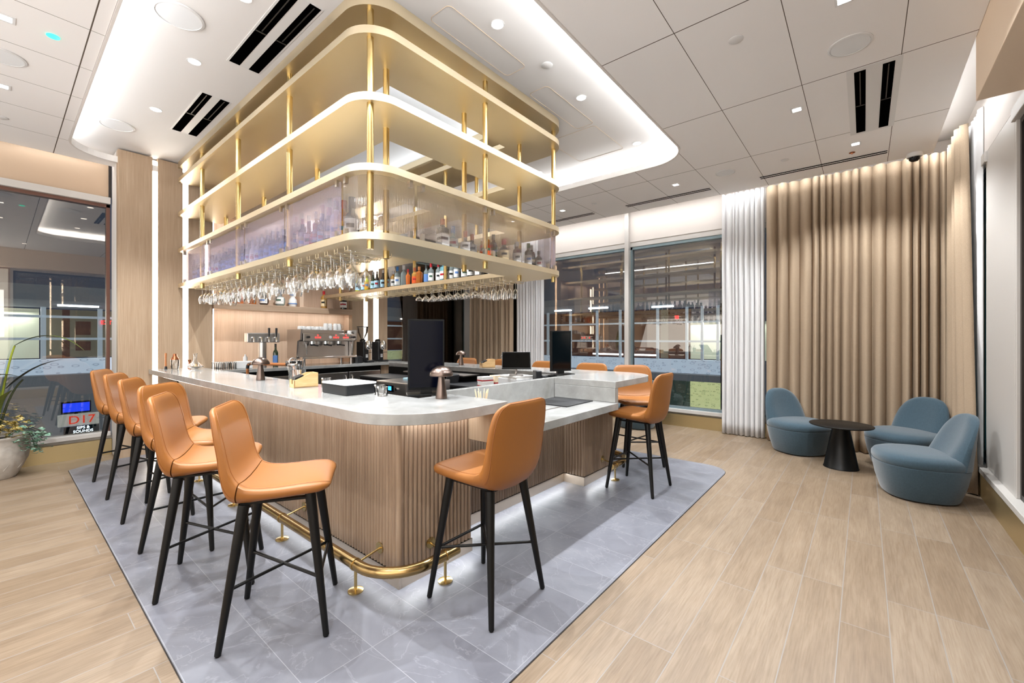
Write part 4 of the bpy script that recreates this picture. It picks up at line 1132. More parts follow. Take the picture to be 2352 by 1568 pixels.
dl = [(1.10, 2.20, 'round downlight in the tray above the left stools, nearest the camera'), (1.096, 3.335, 'round downlight at the top edge of the photo'), (1.08, 4.442, 'round downlight between the two left speakers, nearer the camera'), (1.052, 5.679, 'round downlight in the tray near the small slot vent'),
      (2.418, 2.142, 'round downlight right of the brass shelf, nearest the camera'), (3.682, 2.157, 'round downlight right of the brass shelf, second from the camera'), (4.978, 2.138, 'round downlight near the rounded tray corner'),
      (4.95, 3.6, 'round downlight beyond the brass shelf, over the far stools'), (4.95, 5.2, 'round downlight beyond the brass shelf, farthest'), (2.7, 4.0, 'round downlight inside the brass shelf ring, nearer'), (2.9, 5.9, 'round downlight inside the brass shelf ring, farther')]
for x, y, l in dl: downlight(x, y, ZT_, l, 95)
def sq_light(x, y, label, e=45):
    t = thing('square_downlight', label, 'downlight', (x, y, ZL), 0, 'square recessed downlights')
    b = MB(); b.box(-.05, .05, -.05, .05, -.004, -.0005); b.build('trim_ring', 'white_plastic', t)
    b = MB(); b.box(-.034, .034, -.034, .034, -.0055, -.0045); b.build('lens', 'led_white', t)
    spot('downlight_beam', (0, 0, -0.02), e, 125, 0.5, WHITE, 0.016, t)
for x, y, l in ((6.184, 0.076, 'square downlight in front of the beige curtain'), (6.19, 2.08, 'square downlight near the line vents over the back windows'), (0.031, 4.543, 'square downlight in the left ceiling, nearest the camera'), (0.027, 5.787, 'square downlight in the left ceiling, farther'),
                (6.2, 4.0, 'square downlight seen behind the brass posts'), (0.03, 3.2, 'square downlight in the left ceiling above the camera side'), (4.9, 0.5, 'square downlight above the right aisle'), (3.5, 0.10, 'square downlight above the right aisle near the camera'), (2.2, 0.3, 'square downlight over the open floor'), (0.0, 1.9, 'square downlight over the left open floor'), (0.4, 0.3, 'square downlight over the camera side'), (-1.6, 3.0, 'square downlight over the far left floor')):
    sq_light(x, y, l, {6.184: 75, 0.031: 34, 0.027: 34, 0.03: 34, 0.0: 30, 0.4: 34, -1.6: 22}.get(x, 52))
def disc(x, y, z, r, label, m='white_plastic'):
    b = MB(); b.lathe([(0, -.006), (r * .93, -.006), (r, -.004), (r, -.001)], n=28, cap=False); o = b.build('sprinkler_cover', m); o.location = (x, y, z); tag(o, label, 'sprinkler cover', 'white ceiling discs')
disc(3.053, 2.131, ZT_, .05, 'white round cap in the ceiling tray between two downlights'); disc(3.467, 0.729, ZL, .05, 'white round cap in the right ceiling panels'); disc(6.188, 0.753, ZL, .045, 'white round cap near the corner line vent'); disc(6.203, 3.391, ZL, .045, 'white round cap above the far windows'); disc(0.03, 6.62, ZL, .045, 'white round cap in the far left ceiling')
b = MB(); b.lathe([(0, -.010), (.022, -.012), (.036, -.006), (.036, -.001)], n=20, cap=False); o = b.build('green_sensor', 'green_led'); o.location = (0.259, 4.551, ZL); tag(o, 'small glowing green ceiling light at the left', 'sensor light')
b = MB(); b.lathe([(0, -.020), (.010, -.018), (.012, -.008), (.030, -.006), (.030, -.001)], n=20, cap=False); o = b.build('sprinkler', 'copper'); o.location = (6.447, 0.111, ZL); tag(o, 'small bronze sprinkler next to the square light by the curtain', 'sprinkler')
def slot(name, label, cat, bars, z, plate=None):
    t = thing(name, label, cat, (bars[0][0], bars[0][2], z))
    if plate: b = MB(); b.box(*plate, z - .003, z - .0005); rel(b.build('plate', 'white_plastic'), t)
    for x0, x1, y0, y1 in bars:
        b = MB(); b.box(x0, x1, y0, y1, z - .0045, z - .0032); rel(b.build('slot', 'slot_black'), t)
        # thin baffle rail inside the slot
        b = MB()
        if (x1 - x0) < (y1 - y0): xm = (x0 + x1) / 2; b.box(xm - .004, xm + .004, y0 + .02, (y0 + y1) / 2 - .02, z - .006, z - .0046); b.box(x0 + .004, x1 - .004, (y0 + y1) / 2 - .008, (y0 + y1) / 2 + .008, z - .006, z - .0046)
        else: ym = (y0 + y1) / 2; b.box(x0 + .02, (x0 + x1) / 2 - .02, ym - .004, ym + .004, z - .006, z - .0046); b.box((x0 + x1) / 2 - .008, (x0 + x1) / 2 + .008, y0 + .004, y1 - .004, z - .006, z - .0046)
        if (x1 - x0) > .04 and (y1 - y0) > .04: rel(b.build('baffle', 'black_plastic'), t)
slot('slot_vent', 'double black slot vent in the ceiling tray, nearest the camera', 'ceiling vent', [(1.265, 1.345, 3.03, 4.19), (1.415, 1.495, 3.03, 4.19)], ZT_, (1.25, 1.51, 3.02, 4.20))
slot('slot_vent', 'double black slot vent in the ceiling tray, farther one near the wood wall', 'ceiling vent', [(1.265, 1.345, 4.93, 6.06), (1.415, 1.495, 4.93, 6.06)], ZT_, (1.25, 1.51, 4.92, 6.07))
slot('slot_vent', 'double black slot vent with white plate in the right ceiling', 'ceiling vent', [(4.52, 5.86, -.01, .065), (4.52, 5.86, -.19, -.115)], ZL, (4.47, 5.90, -.235, .115))
slot('linear_vent', 'thin double line vent in the ceiling in front of the beige curtain', 'ceiling vent', [(6.63, 6.655, -.21, 1.10), (6.695, 6.72, -.21, 1.10)], ZL)
slot('linear_vent', 'thin double line vent in the ceiling over the right back window', 'ceiling vent', [(6.63, 6.655, 1.74, 3.05), (6.695, 6.72, 1.74, 3.05)], ZL)
slot('linear_vent', 'thin double line vent in the ceiling behind the brass posts', 'ceiling vent', [(6.63, 6.655, 3.66, 4.97), (6.695, 6.72, 3.66, 4.97)], ZL)
def hatch(x0, x1, y0, y1, label):
    pts = [(p[0], p[1], ZT_ - .001) for p in rrect(x0, x1, y0, y1, .04, 5)]
    b = MB(); b.tube(pts, .0022, 4, closed=True); tag(b.build('access_hatch', 'wall_beige'), label, 'access panel', 'ceiling access hatches')
hatch(2.05, 2.95, 2.28, 2.50, 'flush ceiling hatch outline by the brass shelf, nearest the camera'); hatch(3.3, 4.2, 2.30, 2.52, 'flush ceiling hatch outline by the brass shelf, middle one'); hatch(4.25, 5.0, 2.32, 2.95, 'flush ceiling hatch outline near the rounded tray corner')
t = thing('dome_camera', 'white dome security camera on the ceiling in the right corner', 'security camera', (6.95, -0.46, ZL))
b = MB(); b.lathe([(.07, -.001), (.075, -.02), (.07, -.045), (.058, -.05)], n=28, cap=False); b.build('housing', 'white_plastic', t)
b = MB(); b.lathe([(.056, -.046), (.05, -.075), (.03, -.095), (0, -.10)], n=24, cap=False); b.build('dome', 'black_gloss', t)

# ================================================================== THINGS ON THE COUNTERS
def lamp(x, y, label, z=ZT):
    t = thing('mushroom_lamp', label, 'table lamp', (x, y, z + .001), 0, 'metal mushroom lamps')
    b = MB(); b.lathe([(0, 0), (.046, 0), (.047, .006), (.044, .03), (.034, .09), (.024, .155), (.022, .175), (0, .175)], n=28); b.build('stem', 'lamp_metal', t)
    b = MB(); b.lathe([(.022, .172), (.085, .165), (.094, .164), (.096, .168), (.090, .190), (.070, .214), (.040, .230), (.015, .236), (0, .237)], n=36, cap=False); b.build('shade', 'lamp_metal', t)
    t.scale = (.83, .83, .92)
    return t
lamp(1.610, 4.463, 'brown metal mushroom lamp on the left counter near the coffee area'); lamp(1.885, 2.170, 'brown metal mushroom lamp at the front corner of the bar beside the screen')
lamp(4.455, 4.68, 'brown metal mushroom lamp on the far counter beside the bamboo box'); lamp(4.26, 3.62, 'brown metal mushroom lamp on the far counter hidden behind the till')
def caddy(x, y, rz, label, z=ZT):
    t = thing('bamboo_caddy', label, 'napkin box', (x, y, z + .001), rz, 'bamboo napkin caddies')
    b = MB(); L, Wd, T = .185, .13, .009
    # sloped side walls, low front lip with notch, back wall
    for s in (0, Wd - T):
        b.add([(0, s, 0), (L, s, 0), (L, s, .115), (L - .06, s, .115), (.025, s, .068), (0, s, .060), (0, s + T, 0), (L, s + T, 0), (L, s + T, .115), (L - .06, s + T, .115), (.025, s + T, .068), (0, s + T, .060)],
              [(0, 1, 2, 3, 4, 5), (11, 10, 9, 8, 7, 6), (0, 6, 7, 1), (1, 7, 8, 2), (2, 8, 9, 3), (3, 9, 10, 4), (4, 10, 11, 5), (5, 11, 6, 0)])
    b.box(0, L, 0, Wd, 0, T); b.box(0, T, 0, .04, T, .06); b.box(0, T, .09, Wd, T, .06); b.box(0, T, .04, .09, T, .025); b.box(L - T, L, T, Wd - T, T, .115); b.box(.075, .082, T, Wd - T, T, .085)
    b.build('box', 'bamboo', t)
    b = MB()
    for k in range(5): b.add([(.012 + .0, .012, .060 + k * .004), (.075 + .0, .012, .083 + k * .004), (.075, Wd - .012, .083 + k * .004), (.012, Wd - .012, .060 + k * .004), (.012, .012, .063 + k * .004), (.075, .012, .086 + k * .004), (.075, Wd - .012, .086 + k * .004), (.012, Wd - .012, .063 + k * .004)], [(0, 3, 2, 1), (4, 5, 6, 7), (0, 1, 5, 4), (2, 3, 7, 6), (1, 2, 6, 5), (0, 4, 7, 3)])
    b.build('napkins', 'black_plastic', t)
caddy(1.52, 3.53, D(-8), 'bamboo napkin box on the left counter holding dark napkins')
caddy(4.20, 4.00, D(-30), 'bamboo napkin box on the far counter left of the till')
def monitor(x, y, rz, wd, hh, z, label, m):
    t = thing('portrait_screen', label, 'monitor', (x, y, z + .001), rz)
    b = MB(); b.box(-wd / 2, wd / 2, -.02, .02, .035, .035 + hh); b.build('casing', 'black_matte', t, bevel=.002)
    b = MB(); b.box(-wd / 2 + .012, wd / 2 - .012, -.0215, -.0203, .05, .035 + hh - .012); b.build('screen', m, t)
    b = MB(); b.box(-wd / 2 - .01, wd / 2 + .01, -.09, .09, 0, .008); b.build('base_plate', 'black_metal', t, bevel=.003)
    b = MB(); b.box(-.04, .04, -.015, .03, .008, .05); b.build('neck', 'black_metal', t, bevel=.003)
    return t
mat('screen_navy', '#03050f', 0.12, spec=0.15)
monitor(1.96, 2.42, D(-35), .255, .50, ZT, 'tall black portrait screen at the front corner of the bar', 'screen_navy')
monitor(4.02, 2.62, D(-28), .25, .45, ZT, 'tall black portrait screen at the right end of the bar', 'screen_dark')
# items by the wood wall
t = thing('muddler', 'wooden muddler with dark tip standing on the counter by the wood wall', 'bar tool', (1.40, 7.02, ZT + .001))
b = MB(); b.lathe([(.013, .035), (.010, .12), (.013, .20), (.010, .208), (0, .21)], n=14); b.build('shaft', 'c_wood', t)
b = MB(); b.lathe([(0, 0), (.018, 0), (.017, .02), (.012, .04), (0, .04)], n=14); b.build('tip', 'black_plastic', t)
t = thing('cocktail_shaker', 'glass cocktail shaker with copper lid on the counter', 'shaker', (1.475, 6.92, ZT + .001))
b = MB(); b.lathe([(0, 0), (.036, .002), (.042, .03), (.045, .10), (.043, .125)], n=22, cap=False); b.build('glass_body', 'clear_glass', t)
b = MB(); b.lathe([(.044, .122), (.043, .135), (.024, .165), (.022, .185), (.018, .20), (0, .202)], n=22, cap=False); b.build('lid', 'copper', t)
t = thing('jigger', 'small copper jigger standing on the counter', 'jigger', (1.66, 7.05, ZT + .001))
b = MB(); b.lathe([(.024, 0), (.008, .055), (.022, .11)], n=18, cap=False); b.build('cup', 'copper', t)
b = MB(); b.lathe([(0, 0), (.022, 0), (.035, .01), (.088, .030), (.090, .040), (.070, .055), (.035, .085), (.020, .120), (.018, .16), (.024, .20), (.026, .205)], n=30, cap=False)
o = b.build('glass_decanter', 'clear_glass'); o.location = (1.655, 6.75, ZT + .001); tag(o, 'wide-bottomed clear glass decanter on the left end of the counter', 'decanter')
# wire tray frame with leather-brown bars seen above the counter edge
t = thing('tray_stand', 'brown and black tray stand frame behind the left counter', 'tray stand', (1.95, 5.2, 0.9))
b = MB()
b.tube([(1.92, 5.72, .92), (1.92, 5.72, 1.165), (1.925, 5.70, 1.19), (1.94, 5.66, 1.20)], .017, 8); rel(b.build('leg', 'c_wood'), t); b = MB(); b.tube([(2.15, 5.0, .92), (2.15, 5.0, 1.165), (2.146, 5.02, 1.19), (2.136, 5.05, 1.20)], .017, 8)
rel(b.build('leg', 'c_wood'), t)
b = MB(); b.tube([(1.94, 5.66, 1.20), (2.136, 5.05, 1.20)], .018, 8); rel(b.build('bar', 'c_wood'), t)
b = MB(); b.tube([(1.92, 5.72, 1.14), (1.921, 5.715, 1.17), (1.928, 5.70, 1.193), (1.945, 5.65, 1.201), (1.955, 5.61, 1.201)], .0195, 8); rel(b.build('corner', 'black_plastic'), t); b = MB(); b.tube([(2.15, 5.0, 1.14), (2.148, 5.01, 1.17), (2.142, 5.03, 1.193), (2.128, 5.075, 1.201), (2.118, 5.11, 1.201)], .0195, 8); rel(b.build('corner', 'black_plastic'), t)
# tool tin, strainer, mixing glass
t = thing('tool_tin', 'iridescent steel cup holding bar tools on the left counter edge', 'tool cup', (1.745, 3.93, ZT + .001))
b = MB(); b.lathe([(0, 0), (.048, 0), (.052, .12), (.049, .12), (.046, .004), (0, .004)], n=26, cap=False); b.build('cup', 'chrome', t)
b = MB(); b.tube([(0, 0, .05), (-.02, .01, .20)], .003, 6); b.tube([(.01, .01, .05), (.03, -.02, .21)], .003, 6); b.tube([(.02, 0, .04), (.01, .03, .17)], .005, 6); b.build('tools', 'black_plastic', t)
t = thing('mixing_glass', 'tall clear mixing glass with strainer beside the steel cup', 'mixing glass', (1.74, 4.06, ZT + .001))
b = MB(); b.lathe([(0, 0), (.034, 0), (.038, .08), (.050, .16)], n=22, cap=False); b.build('glass_body', 'clear_glass', t)
b = MB(); b.tube([(.035 * math.cos(a), .0, .185 + .035 * math.sin(a)) for a in [2 * PI * i / 18 for i in range(18)]], .006, 6, closed=True); b.lathe([(0, .15), (.045, .155), (.04, .165)], n=18, cap=False); b.build('strainer', 'steel', t)
# black container with lid, small glasses
t = thing('garnish_tray', 'black garnish tray with flat clear lid on the left counter', 'garnish tray', (1.655, 2.93, 1.101), D(0))
b = MB(); b.box(-.12, .12, -.17, .17, 0, .07); b.build('tray', 'black_plastic', t, bevel=.008)
b = MB(); b.prism(rrect(-.128, .128, -.178, .178, .03), .072, .082); b.build('lid', 'speaker_grille', t)
for (x, y, h, l) in ((1.735, 2.66, .07, 'short clear tumbler right of the black garnish tray'), (1.70, 2.57, .065, 'short clear tumbler next to the tall screen'), (1.70, 3.36, .08, 'clear glass between bamboo box and garnish tray')):
    b = MB(); b.lathe([(0, .002), (.034, .002), (.038, h)], n=20, cap=False); o = b.build('tumbler', 'clear_glass', recalc=False); o.location = (x, y, ZT); tag(o, l, 'glass')
b = MB(); b.lathe([(0, 0), (.055, 0), (.058, .035), (.05, .04), (0, .04)], n=24); o = b.build('lidded_tin', 'nickel'); o.location = (1.72, 3.24, ZT + .001); tag(o, 'low round tin with patterned lid behind the bamboo box', 'tin')
# cup of wooden stirrers behind the stone end
t = thing('stirrer_cup', 'paper cup of wooden stirrers on the low counter', 'cup', (2.20, 2.10, .905))
b = MB(); b.lathe([(0, 0), (.03, 0), (.04, .12)], n=20, cap=False); b.build('cup', 'paper', t)
b = MB()
for k in range(16):
    a = k * 2.4; r_ = .03; b.tube([(r_ * .4 * math.cos(a), r_ * .4 * math.sin(a), .02), (1.6 * r_ * math.cos(a), 1.6 * r_ * math.sin(a), .215 + .01 * (k % 3))], .0035, 4)
b.build('stirrers', 'cream_paper', t)

# back counter with steel fridges, espresso machine, grinders, taps
t = thing('back_counter', 'stone-topped back counter along the wood wall with steel fridge doors', 'counter', (1.85, 6.5, 0))
b = MB(); b.box(1.83, 4.75, 6.48, 7.14, 1.035, 1.08); rel(b.build('worktop', 'quartz', bevel=.003), t)
b = MB(); b.box(1.83, 4.30, 6.56, 7.14, 0.05, 1.034); rel(b.build('carcass', 'black_matte'), t)
for k in range(4):
    x0 = 1.86 + k * .61; b = MB(); b.box(x0, x0 + .59, 6.535, 6.558, .12, .95); d_ = rel(b.build('door', 'steel', bevel=.003), t)
    b = MB(); hx = x0 + (.53 if k % 2 == 0 else .03); b.tube([(hx + .015, 6.53, .90), (hx + .015, 6.50, .885), (hx + .015, 6.50, .72), (hx + .015, 6.53, .705)], .011, 8); b.build('handle', 'chrome', d_)
b = MB(); b.box(4.32, 4.66, 6.58, 7.1, 0.05, 1.034); rel(b.build('end_panel', 'bar_veneer'), t)
ZB = 1.081
t = thing('beer_tap_tower', 'steel T-shaped tap tower with four taps on the back counter', 'tap tower', (2.47, 6.78, ZB))
b = MB(); b.lathe([(.055, 0), (.055, .36)], n=28); b.build('column', 'steel', t)
b = MB(); b.box(-.22, .22, -.06, .06, .36, .50); b.build('head', 'steel', t, bevel=.012)
for k in range(4):
    x = -.15 + .1 * k; b = MB(); b.tube([(x, -.06, .43), (x, -.11, .43), (x, -.115, .37)], .012, 8); b.lathe([(.02, 0), (.02, .015)], (x, -.066, .425), 12); tp_ = b.build('tap', 'chrome', t)
    if k > 1: b = MB(); b.lathe([(.006, .44), (.014, .50), (.016, .57), (0, .575)], (x, -.11, 0), 10); b.build('handle', 'black_plastic', tp_)
t = thing('espresso_machine', 'steel espresso machine with red buttons and cups on top', 'espresso machine', (3.40, 6.84, ZB))
b = MB(); b.box(-.44, .44, -.02, .20, .12, .50); b.box(-.40, .40, .05, .20, .50, .56); b.build('body', 'steel', t, bevel=.008)
b = MB(); b.box(-.40, .46, -.19, .0, .375, .50); b.build('control_panel', 'steel', t, bevel=.008)
for s in (-1, 1):
    b = MB(); x = s * .455
    b.add([(x - .012, -.10, .10), (x - .012, .22, .10), (x - .012, .22, .56), (x - .012, -.26, .56), (x - .012, -.24, .40), (x - .012, -.14, .38), (x + .012, -.10, .10), (x + .012, .22, .10), (x + .012, .22, .56), (x + .012, -.26, .56), (x + .012, -.24, .40), (x + .012, -.14, .38)],
          [(0, 1, 2, 3, 4, 5), (11, 10, 9, 8, 7, 6), (0, 6, 7, 1), (1, 7, 8, 2), (2, 8, 9, 3), (3, 9, 10, 4), (4, 10, 11, 5), (5, 11, 6, 0)])
    b.build('side_panel', 'steel', t)
b = MB(); b.box(-.44, .46, -.26, -.02, .105, .135); b.build('drip_tray', 'chrome', t, bevel=.004)
for x, y in ((-.38, -.18), (.40, -.18), (-.38, .15), (.40, .15)):
    b = MB(); b.lathe([(.02, 0), (.016, .105)], (x, y, 0), 12); b.build('foot', 'steel', t)
for k in range(3):
    x = -.22 + .22 * k; b = MB(); b.lathe([(.042, .33), (.042, .375)], (x, -.11, 0), 20); g_ = b.build('group_head', 'chrome', t)
    b = MB(); b.lathe([(.03, .305), (.037, .33)], (x, -.11, 0), 18); b.tube([(x, -.13, .318), (x + .02, -.25, .305)], .012, 8); b.build('portafilter', 'black_plastic', g_)
for k, x in enumerate((-.17, .13, .30)):
    b = MB()
    for q in range(3): b.lathe([(.012, 0), (.012, .004)], n=12); 
    b = MB()
    for q in range(3):
        c = (x + q * .035 - .035, -.193, .435); b.v += []; b.box(c[0] - .010, c[0] + .010, -.1935, -.190, .425, .445)
    b.box(x - .008, x + .008, -.1935, -.190, .465, .478)
    b.build('buttons', 'red_led', t)
b = MB(); b.tube([(.03, -.19, .44), (.03, -.197, .44)], .022, 20); b.build('pressure_gauge', 'white_plastic', t)
for x in (-.33, .41):
    b = MB(); b.tube([(x, -.19, .44), (x, -.235, .44)], .018, 14); b.build('knob', 'black_plastic', t)
for x in (-.36, .40):
    b = MB(); b.tube([(x, -.17, .37), (x - .01, -.22, .33), (x + .01, -.20, .22), (x + .015, -.19, .17)], .006, 8); b.build('steam_wand', 'chrome', t)
cg = None
def cup(x, y, z, r, h, label, gr='white cups on the espresso machine'):
    b = MB(); b.lathe([(0, h), (r * .8, h), (r, h * .7), (r, 0.0)], n=20, cap=False); b.tube([(r, 0, h * .3), (r + .018, 0, h * .35), (r + .018, 0, h * .7), (r, 0, h * .75)], .004, 6)
    o = b.build('coffee_cup', 'porcelain', recalc=False); o.location = (x, y, z); o.rotation_euler[2] = -0.6; tag(o, label, 'cup', gr)
zt_ = ZB + .561
cl = 'white cup upside down on top of the espresso machine, %s from the left'
xs = [3.08, 3.15, 3.22, 3.29, 3.36, 3.43]
for k, x in enumerate(xs): cup(x, 6.94 + .03 * (k % 2), zt_, .040, .055, 'short ' + cl % ORD[k])
for k, x in enumerate((3.50, 3.585, 3.67, 3.75)): cup(x, 6.94 + .02 * (k % 2), zt_, .037, .11, 'tall ' + cl % ORD[k])
cup(3.80, 6.72, ZB + .501, .036, .05, 'single small white cup at the right corner of the espresso machine')
def grinder(x, y, label, hopper):
    t = thing('coffee_grinder', label, 'coffee grinder', (x, y, ZB), D(20), 'black coffee grinders')
    b = MB(); b.box(-.09, .09, -.15, .12, 0, .03); b.prism(rrect(-.07, .07, -.06, .12, .03), .03, .36); b.build('body', 'black_plastic', t, bevel=.006)
    b = MB(); b.lathe([(.05, .0), (.06, .02), (.06, .10), (.03, .16)], (0, -.09, .22), 18); b.build('dosing_chamber', 'chrome', t)
    b = MB(); b.tube([(-.03, -.12, .17), (-.03, -.15, .17), (.03, -.15, .17), (.03, -.12, .17)], .006, 6); b.build('fork', 'chrome', t)
    b = MB(); b.lathe([(.05, .36), (.05, .39), (.03, .41)], (0, .03, 0), 20); b.build('collar', 'black_gloss', t)
    if hopper:
        b = MB(); b.lathe([(.03, .41), (.045, .44), (.085, .52), (.098, .62)], (0, .03, 0), 24, cap=False); h_ = b.build('hopper', 'clear_glass', t, recalc=False)
        b = MB(); b.lathe([(0, .632), (.098, .632), (.102, .625), (.102, .618), (0, .62)], (0, .03, 0), 24, cap=False); b.build('lid', 'black_plastic', h_)
    b = MB(); b.box(-.03, .03, -.0615, -.0605, .08, .14); b.build('sticker', 'white_plastic', t)
grinder(4.16, 6.86, 'black coffee grinder with large clear hopper on the back counter', True)
grinder(4.46, 6.86, 'black coffee grinder without hopper, right one on the back counter', False)
b = MB(); b.lathe([(0, 0), (.09, 0), (.09, .10), (.05, .12), (0, .12)], n=24); o = b.build('knock_box', 'black_plastic'); o.location = (3.95, 6.72, ZB); tag(o, 'round black knock box left of the grinders', 'knock box')
bottle('wine', .036, .34, 'g_green', 'c_black', 'l_blue', 2.62, 6.70, ZB, 'dark green bottle with blue label right of the tap tower', 'loose bottles on the back counter')
b = MB(); b.lathe([(0, 0), (.028, 0), (.028, .15), (.01, .17), (.01, .19), (0, .19)], n=16); o = b.build('squeeze_bottle', 'white_plastic'); o.location = (2.27, 6.85, ZB); tag(o, 'white squeeze bottle left of the tap tower', 'bottle')
b = MB(); b.box(-.10, .10, -.07, .07, 0, .10); o = b.build('plastic_bin', 'white_plastic', bevel=.006); o.location = (2.20, 6.72, ZB); tag(o, 'white plastic bin left of the tap tower', 'bin')
for k in range(10):
    b = MB(); b.lathe([(0, .003), (.033, .003), (.035, .10)], n=16, cap=False); o = b.build('tumbler', 'clear_glass', recalc=False); o.location = (1.90 + .075 * (k % 3) , 6.62 + .08 * (k // 3), ZB); tag(o, 'clear tumbler at the left end of the back counter, %s from left, %s row' % (ORD[k % 3], ('front', 'second', 'third', 'rear')[k // 3]), 'glass', 'tumblers on the back counter')
for k in range(6):
    b = MB(); b.lathe([(0, .003), (.033, .003), (.037, .08)], n=16, cap=False); o = b.build('mixing_cup', 'chrome', recalc=False); o.location = (2.78 + .075 * (k % 3), 6.60 + .08 * (k // 3), ZB); tag(o, 'small shiny steel cup left of the espresso machine, %s from left, %s row' % (ORD[k % 3], ('front', 'rear')[k // 3]), 'cup', 'steel cups on the back counter')

# inside of the far bar: work shelf, glass washer, till and boxes
t = thing('under_bar_unit', 'black steel under-bar work unit below the far counter', 'cabinet', (3.7, 2.6, 0))
b = MB(); b.box(3.60, 4.14, 2.60, 6.05, .0, .90); rel(b.build('body', 'black_matte'), t)
b = MB(); b.box(3.58, 4.14, 2.60, 6.05, .901, .925); rel(b.build('worktop', 'black_plastic'), t)
b = MB(); b.box(3.86, 4.15, 4.0, 5.3, 1.0, 1.015); rel(b.build('shelf', 'steel'), t)
t = thing('under_bar_unit', 'black steel work unit behind the low counter', 'cabinet', (2.2, 2.6, 0))
b = MB(); b.box(2.15, 3.55, 2.52, 3.0, .0, .93); rel(b.build('body', 'black_matte'), t)
b = MB(); b.box(2.15, 3.56, 2.51, 3.02, .931, .95); rel(b.build('worktop', 'black_plastic'), t)
t = thing('glass_washer', 'steel glass washer with blue lit display behind the tall screen', 'dishwasher', (3.02, 3.95, 0.0), D(0))
b = MB(); b.box(-.30, .30, -.28, .28, 0, 1.03); b.build('body', 'steel', t, bevel=.006)
b = MB(); b.box(-.31, -.30, -.26, .26, .90, 1.02); cp = b.build('control_strip', 'steel', t)
b = MB(); b.box(-.312, -.3105, -.06, .08, .925, .995); b.build('display', 'black_gloss', cp)
b = MB(); b.box(-.3135, -.3125, -.02, .035, .94, .982); b.build('readout', 'blue_led', cp)
for y_ in (-.12, .14): b = MB(); b.tube([(-.31, y_, .96), (-.325, y_, .96)], .016, 14); b.build('knob', 'chrome', cp)
b = MB(); b.box(-.32, -.305, -.28, .28, .84, .875); b.build('door_handle', 'chrome', t, bevel=.004)
b = MB(); b.prism(rrect(-.22, .22, -.12, .12, .05), 1.032, 1.055); o = b.build('folded_cloth', 'l_sky'); o.location = (3.12, 3.90, 0); tag(o, 'light blue folded cloth on the glass washer', 'cloth')
# till: white printer box, angled touch screen, card reader, cartons
b = MB(); b.box(-.13, .13, -.17, .17, 0, .12); o = b.build('white_box', 'white_plastic', bevel=.006); o.location = (3.82, 3.10, .926); o.rotation_euler[2] = D(-10); tag(o, 'white printer box under the till screen', 'box')
b = MB()
for k in range(6): b.box(-.12 + .006 * (k % 3), .13 + .004 * (k % 2), -.16, .15 + .006 * (k % 3), k * .005, k * .005 + .0045)
o = b.build('paper_stack', 'paper'); o.location = (3.82, 3.10, 1.047); o.rotation_euler[2] = D(-14); tag(o, 'stack of papers and folders under the till screen', 'paper'); o['kind'] = 'stuff'
t = thing('till_screen', 'angled black touch-screen till on a silver stand', 'till', (3.80, 3.08, 1.078), D(-140))
b = MB(); b.prism(rrect(-.10, .10, -.08, .08, .02), 0, .008); b.tube([(-.04, 0, .008), (-.055, 0, .06), (.0, 0, .14)], .014, 10); b.build('stand', 'steel', t)
b = MB(); b.box(-.012, .012, -.165, .165, -.115, .115); sc_ = b.build('display', 'black_plastic', t, bevel=.004); sc_.location = (.03, 0, .17); sc_.rotation_euler = (0, D(-38), 0)
b = MB(); b.box(.0125, .0135, -.155, .155, -.105, .105); b.build('glass', 'screen_dark', sc_)
t = thing('card_reader', 'black card reader beside the second screen', 'card reader', (3.97, 2.76, 1.0), D(-35))
b = MB(); b.box(-.09, .09, -.07, .07, 0.04, .085); b.box(-.16, -.09, -.06, .06, .0, .14); b.build('body', 'black_plastic', t, bevel=.008)
b = MB(); b.box(-.07, .03, -.05, .05, .086, .090); b.build('screen', 'steel', t)
b = MB(); b.box(-.1, .1, -.1, .1, -.07, 0.0); b.build('riser', 'black_metal', t)
for (x, y, z, m_, l) in ((3.68, 3.45, .926, 'paper', 'small white and red carton behind the backsplash, lower one'), (3.685, 3.46, .988, 'paper', 'small white and red carton on top of another behind the backsplash'), (3.86, 3.42, .926, 'cream_paper', 'brown and red straw carton left of the white printer box')):
    t = thing('carton', l, 'box', (x, y, z), D(-15))
    b = MB(); b.box(-.075, .075, -.06, .06, 0, .06 if m_ == 'paper' else .13); b.build('box', m_, t)
    b = MB(); b.box(-.0765, .0765, -.0615, .0615, .012, .026 if m_ == 'paper' else .05); b.build('printed_band', 'l_red', t)
b = MB(); b.lathe([(0, 0), (.08, 0), (.085, .08), (.085, .10), (.05, .11), (0, .11)], n=26); o = b.build('black_bucket', 'black_plastic'); o.location = (3.80, 4.15, .926); tag(o, 'round black lidded tub under the far counter', 'tub')

# ================================================================== PLANT
def leafstrip(b, path, w, fold=0.25, n=1):
    P = [Vector(p) for p in path]; m_ = len(P); pts = []
    for i, p in enumerate(P):
        t = (P[min(i + 1, m_ - 1)] - P[max(i - 1, 0)]).normalized(); s = t.cross(Vector((0, 0, 1)))
        s = s.normalized() if s.length > 1e-4 else Vector((1, 0, 0))
        f = i / (m_ - 1); ww = w * (math.sin(PI * min(1, f * .92 + .06)) ** 0.8)
        up = s.cross(t).normalized()
        for q in (-1, -.5, 0, .5, 1): pts.append(p + s * (ww * q) + up * (abs(q) * ww * fold))
    b.grid(pts, m_, 5, True)
def bez(a, c, d, n=14):
    A, B, D_ = Vector(a), Vector(c), Vector(d); return [tuple(A * (1 - t) ** 2 + B * 2 * t * (1 - t) + D_ * t * t) for t in [i / (n - 1) for i in range(n)]]
M = mat('leaf_green', '#4f6329', 0.42); v = coords(M); lk(M, ramp(M, noise(M, v, 9, 3, .5), [(0.3, '#33471d'), (0.6, '#66772f')]), bsdf(M).inputs['Base Color'])
